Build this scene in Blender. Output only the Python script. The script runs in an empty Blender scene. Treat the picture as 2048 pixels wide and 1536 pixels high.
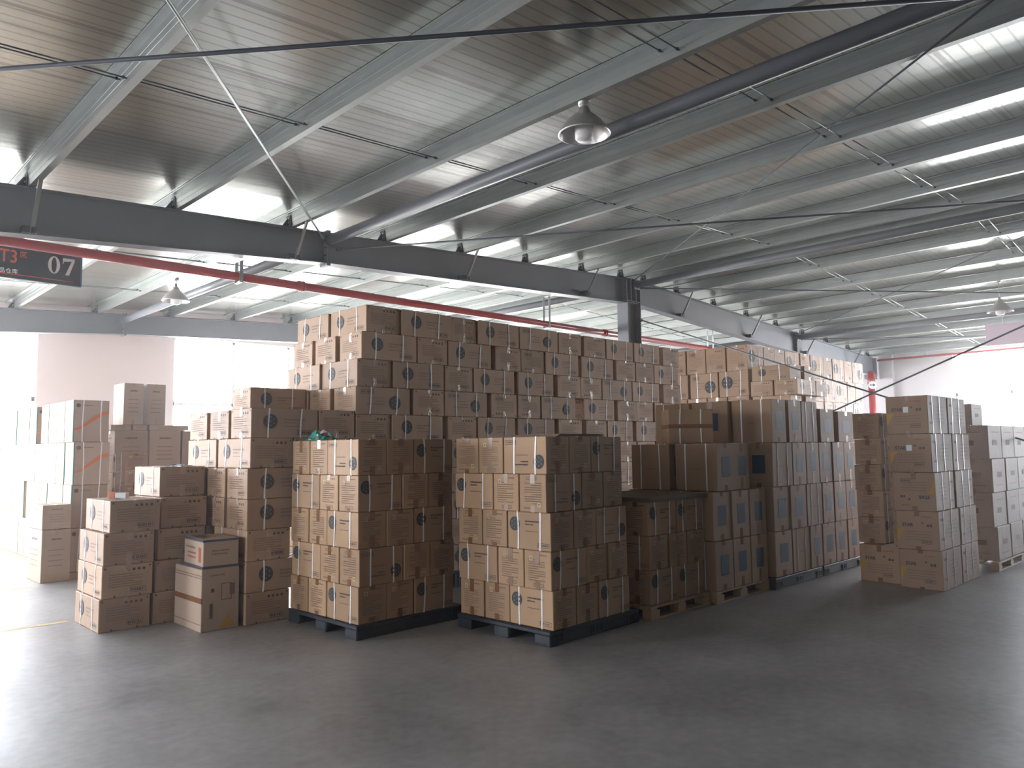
import bpy, bmesh, math, random
from mathutils import Vector, Matrix
random.seed(7)
C = bpy.context.scene.collection
PI = math.pi

# ------------------------------------------------------------------ camera
F = Vector((0.69527, 0.71369, 0.08507)).normalized()
R = Vector((0.71686, -0.69711, -0.01247))
R = (R - F * R.dot(F)).normalized()
U = R.cross(F).normalized()
cam = bpy.data.cameras.new('camera')
cam.sensor_width = 36.0
cam.lens = 1523.85 / 2048 * 36.0
cam.clip_end = 300
co = bpy.data.objects.new('camera', cam)
C.objects.link(co)
m = Matrix((R, U, -F)).transposed().to_4x4()
m.translation = (0, 0, 1.6)
co.matrix_world = m
bpy.context.scene.camera = co

# ------------------------------------------------------------------ daylight and exposure
world = bpy.data.worlds.new('overcast_sky')
bpy.context.scene.world = world
world.use_nodes = True
wn = world.node_tree
bg = wn.nodes['Background']
bg.inputs[0].default_value = (0.93, 0.965, 1.0, 1)
bg.inputs[1].default_value = 42.0
# overcast above, sunlit pale yard below the horizon
wt = wn.nodes.new('ShaderNodeTexCoord'); wsx = wn.nodes.new('ShaderNodeSeparateXYZ'); wr = wn.nodes.new('ShaderNodeValToRGB')
wn.links.new(wt.outputs['Generated'], wsx.inputs[0])
wm = wn.nodes.new('ShaderNodeMath'); wm.operation = 'MULTIPLY_ADD'; wm.inputs[1].default_value = 0.5; wm.inputs[2].default_value = 0.5
wn.links.new(wsx.outputs[2], wm.inputs[0]); wn.links.new(wm.outputs[0], wr.inputs[0])
wr.color_ramp.elements[0].position = 0.47; wr.color_ramp.elements[0].color = (0.62, 0.61, 0.60, 1)
wr.color_ramp.elements[1].position = 0.52; wr.color_ramp.elements[1].color = (0.86, 0.91, 1.0, 1)
wn.links.new(wr.outputs[0], bg.inputs[0])
vs = bpy.context.scene.view_settings
vs.view_transform = 'Standard'
vs.look = 'None'
vs.gamma = 1
vs.use_curve_mapping = False
vs.exposure = 0.0

def portal(name, loc, rot, sx, sy):          # helps the daylight sampling through a window opening
    l = bpy.data.lights.new(name, 'AREA')
    l.shape = 'RECTANGLE'; l.size = sx; l.size_y = sy
    l.cycles.is_portal = True
    o = bpy.data.objects.new(name, l); C.objects.link(o)
    o.location = loc; o.rotation_euler = rot

# window openings: (wall, a0, a1, z0, z1)
YG, XR, XL, YB = 18.0, 25.15, -8.2, -18.0
WIN = [('g', -6.5, 3.88, 1.1, 4.22), ('g', 6.62, 11.0, 1.6, 4.30), ('g', 13.4, 21.0, 1.6, 4.2),  # outer two reach out of view, widened to brighten the hall
       ('r', -1.6, 7.0, 0.3, 4.30),
       ('l', 4.5, 6.5, 0.9, 2.9), ('l', 12.5, 16.0, 0.9, 3.6)]  # out-of-view left wall windows, put in to light the cartons' left sides
for w, a0, a1, z0, z1 in WIN:
    c, zc, s, h = (a0 + a1) / 2, (z0 + z1) / 2, a1 - a0, z1 - z0
    if w == 'g': portal('window_daylight', (c, YG + 0.3, zc), (-PI / 2, 0, 0), s, h)
    if w == 'r': portal('window_daylight', (XR + 0.3, c, zc), (PI / 2, 0, PI / 2), s, h)
    if w == 'l': portal('window_daylight', (XL - 0.3, c, zc), (PI / 2, 0, -PI / 2), s, h)

# ------------------------------------------------------------------ materials
def mat(name, col, rough=0.6, metal=0.0, spec=0.5, noise=None, bump=None, coat=0.0):
    """noise = (scale, amount) colour mottling; bump = (scale, strength)"""
    M = bpy.data.materials.new(name); M.use_nodes = True
    nt = M.node_tree; b = nt.nodes['Principled BSDF']
    b.inputs['Base Color'].default_value = (*col, 1)
    b.inputs['Roughness'].default_value = rough
    b.inputs['Metallic'].default_value = metal
    b.inputs['Specular IOR Level'].default_value = spec
    b.inputs['Coat Weight'].default_value = coat
    if noise or bump:
        tc = nt.nodes.new('ShaderNodeTexCoord')
    if noise:
        n = nt.nodes.new('ShaderNodeTexNoise'); n.inputs['Scale'].default_value = noise[0]; n.inputs['Detail'].default_value = 6
        nt.links.new(tc.outputs['Object'], n.inputs['Vector'])
        mx = nt.nodes.new('ShaderNodeMix'); mx.data_type = 'RGBA'
        a = noise[1]
        mx.inputs[6].default_value = (*[c * (1 - a) for c in col], 1)
        mx.inputs[7].default_value = (*[min(1, c * (1 + a)) for c in col], 1)
        nt.links.new(n.outputs['Fac'], mx.inputs[0]); nt.links.new(mx.outputs[2], b.inputs['Base Color'])
    if bump:
        n2 = nt.nodes.new('ShaderNodeTexNoise'); n2.inputs['Scale'].default_value = bump[0]; n2.inputs['Detail'].default_value = 3
        nt.links.new(tc.outputs['Object'], n2.inputs['Vector'])
        bp = nt.nodes.new('ShaderNodeBump'); bp.inputs['Strength'].default_value = bump[1]; bp.inputs['Distance'].default_value = 0.02
        nt.links.new(n2.outputs['Fac'], bp.inputs['Height']); nt.links.new(bp.outputs['Normal'], b.inputs['Normal'])
    return M

def math_node(nt, op, a, b=None, clamp=False):
    n = nt.nodes.new('ShaderNodeMath'); n.operation = op; n.use_clamp = clamp
    for i, v in enumerate((a, b)):
        if v is None: continue
        if isinstance(v, (int, float)): n.inputs[i].default_value = v
        else: nt.links.new(v, n.inputs[i])
    return n.outputs[0]

def carton_mat(name, col):
    """kraft board: fine horizontal fluting, blotches, each carton a slightly different shade"""
    M = mat(name, col, 0.62, 0, 0.35)
    nt = M.node_tree; b = nt.nodes['Principled BSDF']
    tc = nt.nodes.new('ShaderNodeTexCoord'); oi = nt.nodes.new('ShaderNodeObjectInfo')
    n = nt.nodes.new('ShaderNodeTexNoise'); n.inputs['Scale'].default_value = 3.5; n.inputs['Detail'].default_value = 5
    ad = nt.nodes.new('ShaderNodeVectorMath'); ad.operation = 'ADD'
    nt.links.new(tc.outputs['Object'], ad.inputs[0])
    cmb = nt.nodes.new('ShaderNodeCombineXYZ'); r10 = math_node(nt, 'MULTIPLY', oi.outputs['Random'], 37.0)
    nt.links.new(r10, cmb.inputs[0]); nt.links.new(cmb.outputs[0], ad.inputs[1]); nt.links.new(ad.outputs[0], n.inputs['Vector'])
    v = math_node(nt, 'MULTIPLY_ADD', oi.outputs['Random'], 0.22); v.node.inputs[2].default_value = 0.80
    v2 = math_node(nt, 'MULTIPLY_ADD', n.outputs['Fac'], 0.24); v2.node.inputs[2].default_value = 0.88
    vv = math_node(nt, 'MULTIPLY', v, v2)
    h = nt.nodes.new('ShaderNodeHueSaturation'); h.inputs['Color'].default_value = (*col, 1)
    nt.links.new(vv, h.inputs['Value']); nt.links.new(h.outputs[0], b.inputs['Base Color'])
    n2 = nt.nodes.new('ShaderNodeTexNoise'); n2.inputs['Scale'].default_value = 9
    nt.links.new(ad.outputs[0], n2.inputs['Vector'])
    bp = nt.nodes.new('ShaderNodeBump'); bp.inputs['Strength'].default_value = 0.25; bp.inputs['Distance'].default_value = 0.012
    nt.links.new(n2.outputs['Fac'], bp.inputs['Height']); nt.links.new(bp.outputs['Normal'], b.inputs['Normal'])
    return M

M_kraft = carton_mat('kraft_board', (0.46, 0.30, 0.19))
M_kraft2 = carton_mat('kraft_board_tan', (0.50, 0.315, 0.18))
M_kraft3 = carton_mat('kraft_board_plain', (0.46, 0.29, 0.17))
M_kraft4 = carton_mat('kraft_board_pale', (0.50, 0.37, 0.27))
M_ink = mat('faded_brown_ink', (0.22, 0.13, 0.095), 0.7)
M_inkd = mat('dark_ink', (0.12, 0.085, 0.075), 0.7)
M_logo = mat('black_logo_ink', (0.068, 0.063, 0.062), 0.7)
M_logol = mat('logo_petal', (0.19, 0.16, 0.135), 0.7)
M_red = mat('red_ink', (0.42, 0.10, 0.07), 0.7)
M_blue = mat('blue_label_ink', (0.022, 0.055, 0.105), 0.6)
M_yellow = mat('yellow_ink', (0.55, 0.30, 0.05), 0.6)
M_orange = mat('orange_swoosh_ink', (0.72, 0.20, 0.06), 0.6)
M_sticker = mat('cream_sticker', (0.62, 0.50, 0.28), 0.5)
M_white = mat('white_sticker', (0.80, 0.80, 0.80), 0.4)
M_strap = mat('white_strapping', (0.95, 0.95, 0.97), 0.3)
M_btape = mat('brown_tape', (0.24, 0.11, 0.05), 0.25, coat=0.4)
M_ctape = mat('clear_tape', (0.46, 0.33, 0.23), 0.16, spec=0.9, bump=(60, 0.5), coat=0.8)
M_plastic = mat('black_plastic', (0.022, 0.027, 0.036), 0.45, noise=(6, 0.3))
M_wood = mat('pallet_pine', (0.46, 0.30, 0.15), 0.65, noise=(9, 0.25))
M_galv = mat('galvanised_steel', (0.38, 0.41, 0.405), 0.42, 0.75, noise=(4, 0.12), bump=(3, 0.08))
M_grey = mat('grey_painted_steel', (0.165, 0.175, 0.20), 0.45, 0.0, noise=(2.5, 0.12))
M_dark = mat('dark_bracket_steel', (0.05, 0.055, 0.065), 0.5)
M_rod = mat('bracing_rod_steel', (0.10, 0.115, 0.14), 0.5, 0.2)
M_pipe = mat('red_pipe_paint', (0.36, 0.020, 0.022), 0.28, spec=0.6, coat=0.3)
M_wall = mat('cream_wall_paint', (0.78, 0.66, 0.62), 0.8, noise=(1.5, 0.04))
M_wallr = mat('white_wall_paint', (0.72, 0.70, 0.70), 0.8, noise=(1.5, 0.04))
M_frame = mat('white_window_frame', (0.8, 0.8, 0.8), 0.5)
M_alu = mat('lamp_aluminium', (0.62, 0.62, 0.60), 0.35, 0.6)
M_aluin = mat('lamp_reflector', (0.62, 0.60, 0.59), 0.3, 0.8)
M_bulb = mat('white_bulb_glass', (0.93, 0.91, 0.93), 0.5)
M_sheet = mat('grey_cardboard', (0.22, 0.15, 0.10), 0.7, noise=(8, 0.15))
M_sign = mat('sign_black', (0.02, 0.024, 0.034), 0.5, spec=.2)
M_signedge = mat('sign_blue_edge', (0.03, 0.08, 0.16), 0.4)
M_signred = mat('sign_orange', (0.75, 0.10, 0.04), 0.5)
M_signwhite = mat('sign_white', (0.80, 0.78, 0.76), 0.5)
M_pinkboard = mat('pink_grey_board', (0.66, 0.52, 0.62), 0.6)
M_green = mat('green_cloth', (0.03, 0.32, 0.24), 0.7)
M_cloth = mat('white_cloth', (0.75, 0.70, 0.70), 0.8)
M_film = mat('crumpled_film', (0.16, 0.14, 0.14), 0.2, coat=0.6)
M_yline = mat('yellow_floor_paint', (0.60, 0.46, 0.16), 0.6, noise=(14, 0.3))

def glass_mat():
    M = bpy.data.materials.new('window_glass'); M.use_nodes = True
    nt = M.node_tree; nt.nodes.clear()
    out = nt.nodes.new('ShaderNodeOutputMaterial'); mx = nt.nodes.new('ShaderNodeMixShader')
    t = nt.nodes.new('ShaderNodeBsdfTransparent'); g = nt.nodes.new('ShaderNodeBsdfGlossy')
    g.inputs['Roughness'].default_value = 0.05
    mx.inputs[0].default_value = 0.06
    nt.links.new(t.outputs[0], mx.inputs[1]); nt.links.new(g.outputs[0], mx.inputs[2]); nt.links.new(mx.outputs[0], out.inputs[0])
    return M
M_glass = glass_mat()

def roof_mat():
    """ribbed galvanised sandwich sheet: fine ribs and wider joints running down the slope, slightly wavy"""
    M = mat('ribbed_roof_sheet', (0.36, 0.36, 0.335), 0.24, 0.7)
    nt = M.node_tree; b = nt.nodes['Principled BSDF']
    tc = nt.nodes.new('ShaderNodeTexCoord'); sp = nt.nodes.new('ShaderNodeSeparateXYZ')
    nt.links.new(tc.outputs['Object'], sp.inputs[0])
    y = sp.outputs[1]
    r1 = math_node(nt, 'PINGPONG', math_node(nt, 'MULTIPLY', y, 1.0), 0.0575)
    g1 = math_node(nt, 'LESS_THAN', r1, 0.008)
    r2 = math_node(nt, 'PINGPONG', y, 0.475)
    g2 = math_node(nt, 'LESS_THAN', r2, 0.022)
    n = nt.nodes.new('ShaderNodeTexNoise'); n.inputs['Scale'].default_value = 1.0; n.inputs['Detail'].default_value = 2
    mp = nt.nodes.new('ShaderNodeMapping'); mp.inputs['Scale'].default_value = (0.5, 2.2, 1)
    nt.links.new(tc.outputs['Object'], mp.inputs[0]); nt.links.new(mp.outputs[0], n.inputs['Vector'])
    h = math_node(nt, 'ADD', math_node(nt, 'MULTIPLY', g1, 0.10), math_node(nt, 'MULTIPLY', g2, 0.5))
    h = math_node(nt, 'ADD', h, math_node(nt, 'MULTIPLY', n.outputs['Fac'], 0.6))
    bp = nt.nodes.new('ShaderNodeBump'); bp.inputs['Strength'].default_value = 0.35; bp.inputs['Distance'].default_value = 0.03
    nt.links.new(h, bp.inputs['Height']); nt.links.new(bp.outputs['Normal'], b.inputs['Normal'])
    mx = nt.nodes.new('ShaderNodeMix'); mx.data_type = 'RGBA'
    mx.inputs[6].default_value = (0.335, 0.345, 0.315, 1); mx.inputs[7].default_value = (0.20, 0.20, 0.185, 1)
    nt.links.new(math_node(nt, 'MAXIMUM', g1, g2), mx.inputs[0]); nt.links.new(mx.outputs[2], b.inputs['Base Color'])
    return M
M_roof = roof_mat()

def floor_mat():
    M = mat('worn_concrete', (0.25, 0.235, 0.225), 0.42, spec=0.85)
    nt = M.node_tree; b = nt.nodes['Principled BSDF']
    tc = nt.nodes.new('ShaderNodeTexCoord')
    n = nt.nodes.new('ShaderNodeTexNoise'); n.inputs['Scale'].default_value = 0.9; n.inputs['Detail'].default_value = 8; n.inputs['Roughness'].default_value = 0.65
    n2 = nt.nodes.new('ShaderNodeTexNoise'); n2.inputs['Scale'].default_value = 14; n2.inputs['Detail'].default_value = 6
    for q in (n, n2): nt.links.new(tc.outputs['Object'], q.inputs['Vector'])
    rp = nt.nodes.new('ShaderNodeValToRGB')
    rp.color_ramp.elements[0].position = 0.36; rp.color_ramp.elements[0].color = (0.235, 0.222, 0.214, 1)
    rp.color_ramp.elements[1].position = 0.64; rp.color_ramp.elements[1].color = (0.42, 0.40, 0.388, 1)
    s = math_node(nt, 'ADD', math_node(nt, 'MULTIPLY', n.outputs['Fac'], 0.7), math_node(nt, 'MULTIPLY', n2.outputs['Fac'], 0.3))
    nt.links.new(s, rp.inputs[0]); nt.links.new(rp.outputs[0], b.inputs['Base Color'])
    rr = math_node(nt, 'MULTIPLY_ADD', n.outputs['Fac'], 0.35); rr.node.inputs[2].default_value = 0.27
    nt.links.new(rr, b.inputs['Roughness'])
    bp = nt.nodes.new('ShaderNodeBump'); bp.inputs['Strength'].default_value = 0.15; bp.inputs['Distance'].default_value = 0.01
    nt.links.new(n2.outputs['Fac'], bp.inputs['Height']); nt.links.new(bp.outputs['Normal'], b.inputs['Normal'])
    return M
M_floor = floor_mat()

# ------------------------------------------------------------------ mesh helpers
class MB:
    """collects shapes into one mesh with several material slots"""
    def __init__(s): s.bm = bmesh.new(); s.mats = []
    def mi(s, m):
        if m not in s.mats: s.mats.append(m)
        return s.mats.index(m)
    def box(s, x0, x1, y0, y1, z0, z1, m, bev=0.0):
        r = bmesh.ops.create_cube(s.bm, size=1)
        for v in r['verts']:
            v.co = Vector((x0 + (v.co.x + .5) * (x1 - x0), y0 + (v.co.y + .5) * (y1 - y0), z0 + (v.co.z + .5) * (z1 - z0)))
        fs = {f for v in r['verts'] for f in v.link_faces}
        if bev:
            es = list({e for v in r['verts'] for e in v.link_edges})
            q = bmesh.ops.bevel(s.bm, geom=es, offset=bev, segments=1, affect='EDGES')
            fs = {f for f in fs if f.is_valid} | set(q['faces'])
        i = s.mi(m)
        for f in fs: f.material_index = i
    def poly(s, pts, m):
        f = s.bm.faces.new([s.bm.verts.new(p) for p in pts]); f.material_index = s.mi(m); return f
    def prism(s, pts, vec, m):
        """pts: closed 3D outline, extruded along vec"""
        n = len(pts); vec = Vector(vec); i = s.mi(m)
        a = [s.bm.verts.new(p) for p in pts]; b = [s.bm.verts.new(Vector(p) + vec) for p in pts]
        fs = [s.bm.faces.new(a), s.bm.faces.new(b[::-1])] + [s.bm.faces.new((a[k], b[k], b[(k + 1) % n], a[(k + 1) % n])) for k in range(n)]
        for f in fs: f.material_index = i
    def tube(s, p, q, r, m, seg=12, r2=None):
        p, q = Vector(p), Vector(q); d = (q - p).normalized()
        a = d.orthogonal().normalized(); b = d.cross(a); i = s.mi(m)
        r2 = r if r2 is None else r2
        A = [s.bm.verts.new(p + (a * math.cos(t) + b * math.sin(t)) * r) for t in [2 * PI * k / seg for k in range(seg)]]
        B = [s.bm.verts.new(q + (a * math.cos(t) + b * math.sin(t)) * r2) for t in [2 * PI * k / seg for k in range(seg)]]
        for k in range(seg):
            f = s.bm.faces.new((A[k], A[(k + 1) % seg], B[(k + 1) % seg], B[k])); f.material_index = i; f.smooth = True
        for c in (A[::-1], B): s.bm.faces.new(c).material_index = i
    def lathe(s, prof, m, seg=28, c=(0, 0, 0)):
        i = s.mi(m); rings = []
        for r, z in prof:
            rings.append([s.bm.verts.new((c[0] + r * math.cos(2 * PI * k / seg), c[1] + r * math.sin(2 * PI * k / seg), c[2] + z)) for k in range(seg)])
        for a, b in zip(rings, rings[1:]):
            for k in range(seg):
                f = s.bm.faces.new((a[k], a[(k + 1) % seg], b[(k + 1) % seg], b[k])); f.material_index = i; f.smooth = True
    def mesh(s, name):
        bmesh.ops.recalc_face_normals(s.bm, faces=[f for f in s.bm.faces if not getattr(f, 'tagx', False)])
        me = bpy.data.meshes.new(name); s.bm.to_mesh(me); s.bm.free()
        for m in s.mats: me.materials.append(m)
        return me
    def build(s, name, parent=None):
        o = bpy.data.objects.new(name, s.mesh(name)); C.objects.link(o)
        if parent: o.parent = parent
        return o

def tag(o, label, cat, group=None):
    o['label'] = label; o['category'] = cat
    if group: o['group'] = group
    return o
def struct(o): o['kind'] = 'structure'; return o
def empty(name, loc=(0, 0, 0)):
    o = bpy.data.objects.new(name, None); C.objects.link(o); o.location = loc; o.empty_display_size = 0.1; return o
ORD = ['first', 'second', 'third', 'fourth', 'fifth', 'sixth', 'seventh', 'eighth', 'ninth', 'tenth', 'eleventh', 'twelfth', 'thirteenth', 'fourteenth', 'fifteenth']

def text_mesh(s, size, bold=.012):
    """lettering turned into a flat mesh (x right, y up)"""
    cu = bpy.data.curves.new('lettering', 'FONT'); cu.body = s; cu.size = size; cu.resolution_u = 3; cu.offset = size * bold
    o = bpy.data.objects.new('lettering', cu); C.objects.link(o)
    dg = bpy.context.evaluated_depsgraph_get(); dg.update()
    me = bpy.data.meshes.new_from_object(o.evaluated_get(dg))
    vs_ = [v.co.copy() for v in me.vertices]; fs = [tuple(p.vertices) for p in me.polygons]
    bpy.data.objects.remove(o); bpy.data.curves.remove(cu); bpy.data.meshes.remove(me)
    return vs_, fs

# ------------------------------------------------------------------ the shell
XRID, ZR, SL = 12.4, 4.99, 0.055
def ztop(x):                                  # top of the rafters, under the purlins
    if x >= -0.35: return ZR - SL * abs(x - XRID)
    return ZR - SL * (XRID + 0.35) + SL * (-0.35 - x)
def zroof(x): return ztop(x) + 0.195

b = MB(); b.box(XL, XR, YB, YG, -0.12, 0, M_floor); struct(b.build('floor'))
b = MB()
xs = [XL, -0.35, XRID, XR]
for x0, x1 in zip(xs, xs[1:]):
    b.prism([(x0, YB, zroof(x0)), (x1, YB, zroof(x1)), (x1, YB, zroof(x1) + .1), (x0, YB, zroof(x0) + .1)], (0, YG - YB, 0), M_roof)
struct(b.build('ceiling'))

def wall(name, w, pos, a0, a1, m, sgn):
    ops = sorted([q[1:] for q in WIN if q[0] == w])
    b = MB(); t = 0.24
    def piece(c0, c1, z0, z1s):
        # z1s: top heights at both ends
        if w == 'g' or w == 'b':
            y0, y1 = (pos, pos + t) if sgn > 0 else (pos - t, pos)
            b.prism([(c0, y0, z0), (c1, y0, z0), (c1, y0, z1s[1]), (c0, y0, z1s[0])], (0, y1 - y0, 0), m)
        else:
            x0, x1 = (pos, pos + t) if sgn > 0 else (pos - t, pos)
            b.box(x0, x1, c0, c1, z0, z1s[0], m)
    brk = {a0, a1}
    for o in ops: brk |= {o[0], o[1]}
    if w in 'gb': brk |= {x for x in (-0.35, XRID) if a0 < x < a1}
    brk = sorted(brk)
    for c0, c1 in zip(brk, brk[1:]):
        T = (zroof(c0), zroof(c1)) if w in 'gb' else (zroof(pos), zroof(pos))
        hit = [o for o in ops if o[0] <= c0 + 1e-6 and o[1] >= c1 - 1e-6]
        if hit:
            if hit[0][2] > 0: piece(c0, c1, 0, (hit[0][2],) * 2)
            piece(c0, c1, hit[0][3], T)
        else: piece(c0, c1, 0, T)
    return struct(b.build(name))
wall('wall_left', 'g', YG, XL, XR, M_wall, 1)
wall('wall_right', 'r', XR, YB, YG, M_wallr, 1)
wall('wall_back', 'b', YB, XL, XR, mat('darkened_back_wall', (.16, .16, .17), .8), -1)  # unseen end of the hall, coloured dark to keep bounce off the cartons
wall('wall_near', 'l', XL, YB, YG, M_wallr, -1)
# pilasters of the right-hand wall
for k, y in enumerate((9.2, 0.7)):
    b = MB(); b.box(XR - 0.18, XR, y - 0.55, y - 0.15, 0, zroof(XR) - .06, M_wallr); struct(b.build('trim_%d' % (k + 1)))

def window(n, w, a0, a1, z0, z1, trans):
    root = empty('window_%d' % n); struct(root)
    fr = MB(); pn = MB(); t = 0.06
    def bar(c0, c1, q0, q1, B=fr, mm=M_frame, d=0.03):
        if w == 'g': B.box(c0, c1, YG + .12 - d, YG + .12 + d, q0, q1, mm)
        if w == 'r': B.box(XR + .12 - d, XR + .12 + d, c0, c1, q0, q1, mm)
        if w == 'l': B.box(XL - .12 - d, XL - .12 + d, c0, c1, q0, q1, mm)
    bar(a0, a1, z0, z0 + t); bar(a0, a1, z1 - t, z1); bar(a0, a0 + t, z0, z1); bar(a1 - t, a1, z0, z1)
    nn = max(2, round((a1 - a0) / 1.5))
    for k in range(1, nn):
        c = a0 + (a1 - a0) * k / nn; bar(c - .025, c + .025, z0, z1)
    if trans: bar(a0, a1, trans - .04, trans + .04)
    bar(a0 + .02, a1 - .02, z0 + .02, z1 - .02, pn, M_glass, 0.003)
    fr.build('window_frame', root); pn.build('window_pane', root)
for k, (w, a0, a1, z0, z1) in enumerate(WIN):
    window(k + 1, w, a0, a1, z0, z1, {'g': 2.75, 'r': 3.05, 'l': None}[w])

# yellow floor lines by the left stacks
for k, (p, q) in enumerate((((-6.0, 8.49), (2.15, 8.38)), ((-6.0, 11.0), (2.45, 10.87)))):
    b = MB()
    b.poly([(p[0], p[1] - .04, .0015), (q[0], q[1] - .04, .0015), (q[0], q[1] + .04, .0015), (p[0], p[1] + .04, .0015)], M_yline)
    tag(b.build('floor_line'), ['nearer of the two faint yellow lines painted on the left floor', 'farther of the two faint yellow lines painted on the left floor'][k], 'floor marking')

# ------------------------------------------------------------------ steel frame
def rafter(y, label, x0, x1):
    root = empty('rafter', (0, 0, 0)); tag(root, label, 'roof beam')
    def depth(x):
        if x <= 5.4: return 0.515 - 0.085 * max(0, min(1, (x - 1.6) / 3.8))
        if x < 12.2: return 0.43 + 0.03 * (x - 5.4) / 6.8
        if x < 18: return 0.50 + 0.05 * (x - 12.2) / 5.8
        return 0.55 - 0.05 * (x - 18) / 7
    segs = [x for x in (x0, -0.35, 1.6, 5.385, XRID, 18.0, 19.5, x1) if x0 <= x <= x1]
    web = MB(); fl = MB()
    for a, c in zip(segs, segs[1:]):
        ta, tc_ = ztop(a), ztop(c); ba, bc = ta - depth(a + 1e-4), tc_ - depth(c - 1e-4)
        web.prism([(a, y - .005, ba), (c, y - .005, bc), (c, y - .005, tc_), (a, y - .005, ta)], (0, .01, 0), M_grey)
        for z0, z1, s in ((ta, tc_, -1), (ba, bc, 1)):
            fl.prism([(a, y - .10, z0), (c, y - .10, z1), (c, y - .10, z1 + s * .012), (a, y - .10, z0 + s * .012)], (0, .20, 0), M_grey)
    web.build('web', root); fl.build('flange', root)
    if x1 > 13:
        p = MB()
        for u in (12.06, 12.20, 12.36, 12.50): p.box(u - .007, u + .007, y - .125, y + .125, ztop(12.28) - .455, ztop(12.28) - .005, M_grey)
        for zz in (.10, .20, .30, .40): p.tube((12.06, y - .09, ztop(12.28) - zz), (12.02, y - .09, ztop(12.28) - zz), .013, M_dark, 6)
        p.build('splice_plate', root)
    for xs_ in (5.385, 19.5):
        if x0 < xs_ < x1:
            p = MB()
            for d in (-.016, .016):
                p.box(xs_ + d - .011, xs_ + d + .011, y - .10, y + .10, ztop(xs_) - depth(xs_) - .03, ztop(xs_) + .03, M_grey)
            for zz in (.08, .2, .32, .42):
                for yy in (-.06, .06): p.tube((xs_ - .05, y + yy, ztop(xs_) - zz), (xs_ + .05, y + yy, ztop(xs_) - zz), .012, M_dark, 6)
            p.build('splice_plate', root)
    if x1 > 24:
        p = MB(); p.box(x1 - .02, x1, y - .12, y + .12, ztop(x1) - .56, ztop(x1) + .02, M_grey)
        p.box(x1 - .42, x1 - .02, y - .12, y + .12, ztop(x1) - .66, ztop(x1) - .52, M_grey); p.build('end_plate', root)
    return root
rafter(9.2, 'main grey roof beam crossing the whole picture above the carton wall', XL, 24.9)
rafter(17.55, 'far grey roof beam close to the left end wall and its windows', XL, 24.9)

def column(x, y, label):
    root = empty('column', (x, y, 0)); tag(root, label, 'column')
    b = MB(); w, d = 0.21, 0.13
    top_ = ztop(x) - .475
    b.box(-w, w, -.006, .006, 0, top_, M_grey)
    b.build('web', root)
    for s in (-1, 1):
        f = MB(); f.box(s * w - .008, s * w + .008, -d, d, 0, top_, M_grey); f.build('flange', root)
    c = MB(); c.box(-w - .03, w + .03, -d - .01, d + .01, top_, top_ + .012, M_grey)
    c.build('cap_plate', root)
column(12.28, 9.2, 'grey steel column rising behind the tall carton wall under the ridge')

# purlins: Z sections, in the building they run away to the left wall
def zsection(x, y0, y1, z, s):
    """web towards the ridge-away side; lower flange points to s"""
    h, f, l, t = 0.18, 0.065, 0.016, 0.003
    out = [(0, 0), (s * f, 0), (s * f, l), (s * (f - t), l), (s * (f - t), t), (s * t, t), (s * t, h), (-s * f, h), (-s * f, h - l), (-s * (f - t), h - l), (-s * (f - t), h - t), (0, h - t), (0, .68 * h), (s * .006, .66 * h), (0, .64 * h), (0, .36 * h), (s * .006, .34 * h), (0, .32 * h)]
    b = MB(); b.prism([(x + u, y0, z + v) for u, v in out], (0, y1 - y0, 0), M_galv)
    # two pressed grooves of the web
    return b
PX = [-4.2, -2.7, -1.18, 0.32, 1.82, 3.34, 4.84, 6.34, 7.83, 9.32, 10.82, 12.02, 12.78, 13.98, 15.48, 16.98, 18.48, 19.98, 21.48, 22.98, 24.45]
SAG = [3.15, 6.1, 12.0, 14.9]
for i, x in enumerate(PX):
    z = ztop(x) + 0.008
    root = empty('purlin', (0, 0, 0))
    if x < 12.4:
        k = sum(1 for q in PX if x <= q < 12.4)
        tag(root, 'galvanised roof purlin, %s one left of the ridge over the column' % ORD[k - 1], 'purlin')
    else:
        k = sum(1 for q in PX if 12.4 < q <= x)
        tag(root, 'galvanised roof purlin, %s one right of the ridge over the column' % ORD[k - 1], 'purlin')
    zsection(x, YB + .02, YG - .02, z, 1).build('channel', root)
    if x > -1.5:
        for yf in (9.2, 17.55):
            c = MB()
            c.prism([(x - .006, yf - .085, z - .004), (x - .006, yf + .085, z - .004), (x - .006, yf + .05, z + .165), (x - .006, yf - .05, z + .165)], (-.008, 0, 0), M_dark)
            c.prism([(x - .014, yf - .006, z - .004), (x - .11, yf - .006, z - .004), (x - .014, yf - .006, z + .14)], (0, .012, 0), M_dark)
            for q in (-.025, .025):
                for r_ in (.06, .12): c.tube((x - .014, yf + q, z + r_), (x - .028, yf + q, z + r_), .009, M_alu, 6)
            c.build('cleat', root)
# sag rods between the purlins
vis = [x for x in PX if x >= 0.3]
for x0, x1 in zip(vis, vis[1:]):
    if 12.0 < x0 < 12.5: continue
    root = empty('sag_rod', (0, 0, 0))
    m_ = (x0 + x1) / 2
    side = 'left' if m_ < 12.4 else 'right'
    k = sum(1 for a in vis if (x0 <= a < 12.1 if side == 'left' else 12.7 < a <= x0))
    tag(root, 'thin sag rods tying purlins, in the %s purlin gap %s of the ridge' % (ORD[k - 1], side), 'tie rod')
    for ys in SAG:
        for dy, dz in ((-.11, .05), (.05, .10)):
            r = MB()
            r.tube((x0 + .0, ys + dy, ztop(x0) + dz), (x1 + .0, ys + dy + .05, ztop(x1) + dz), .006, M_galv if m_ > 9 else M_rod, 6)
            r.tube((x1 - .02, ys + dy + .05, ztop(x1) + dz), (x1 - .035, ys + dy + .05, ztop(x1) + dz), .014, M_dark, 6)
            r.build('rod', root)

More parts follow.
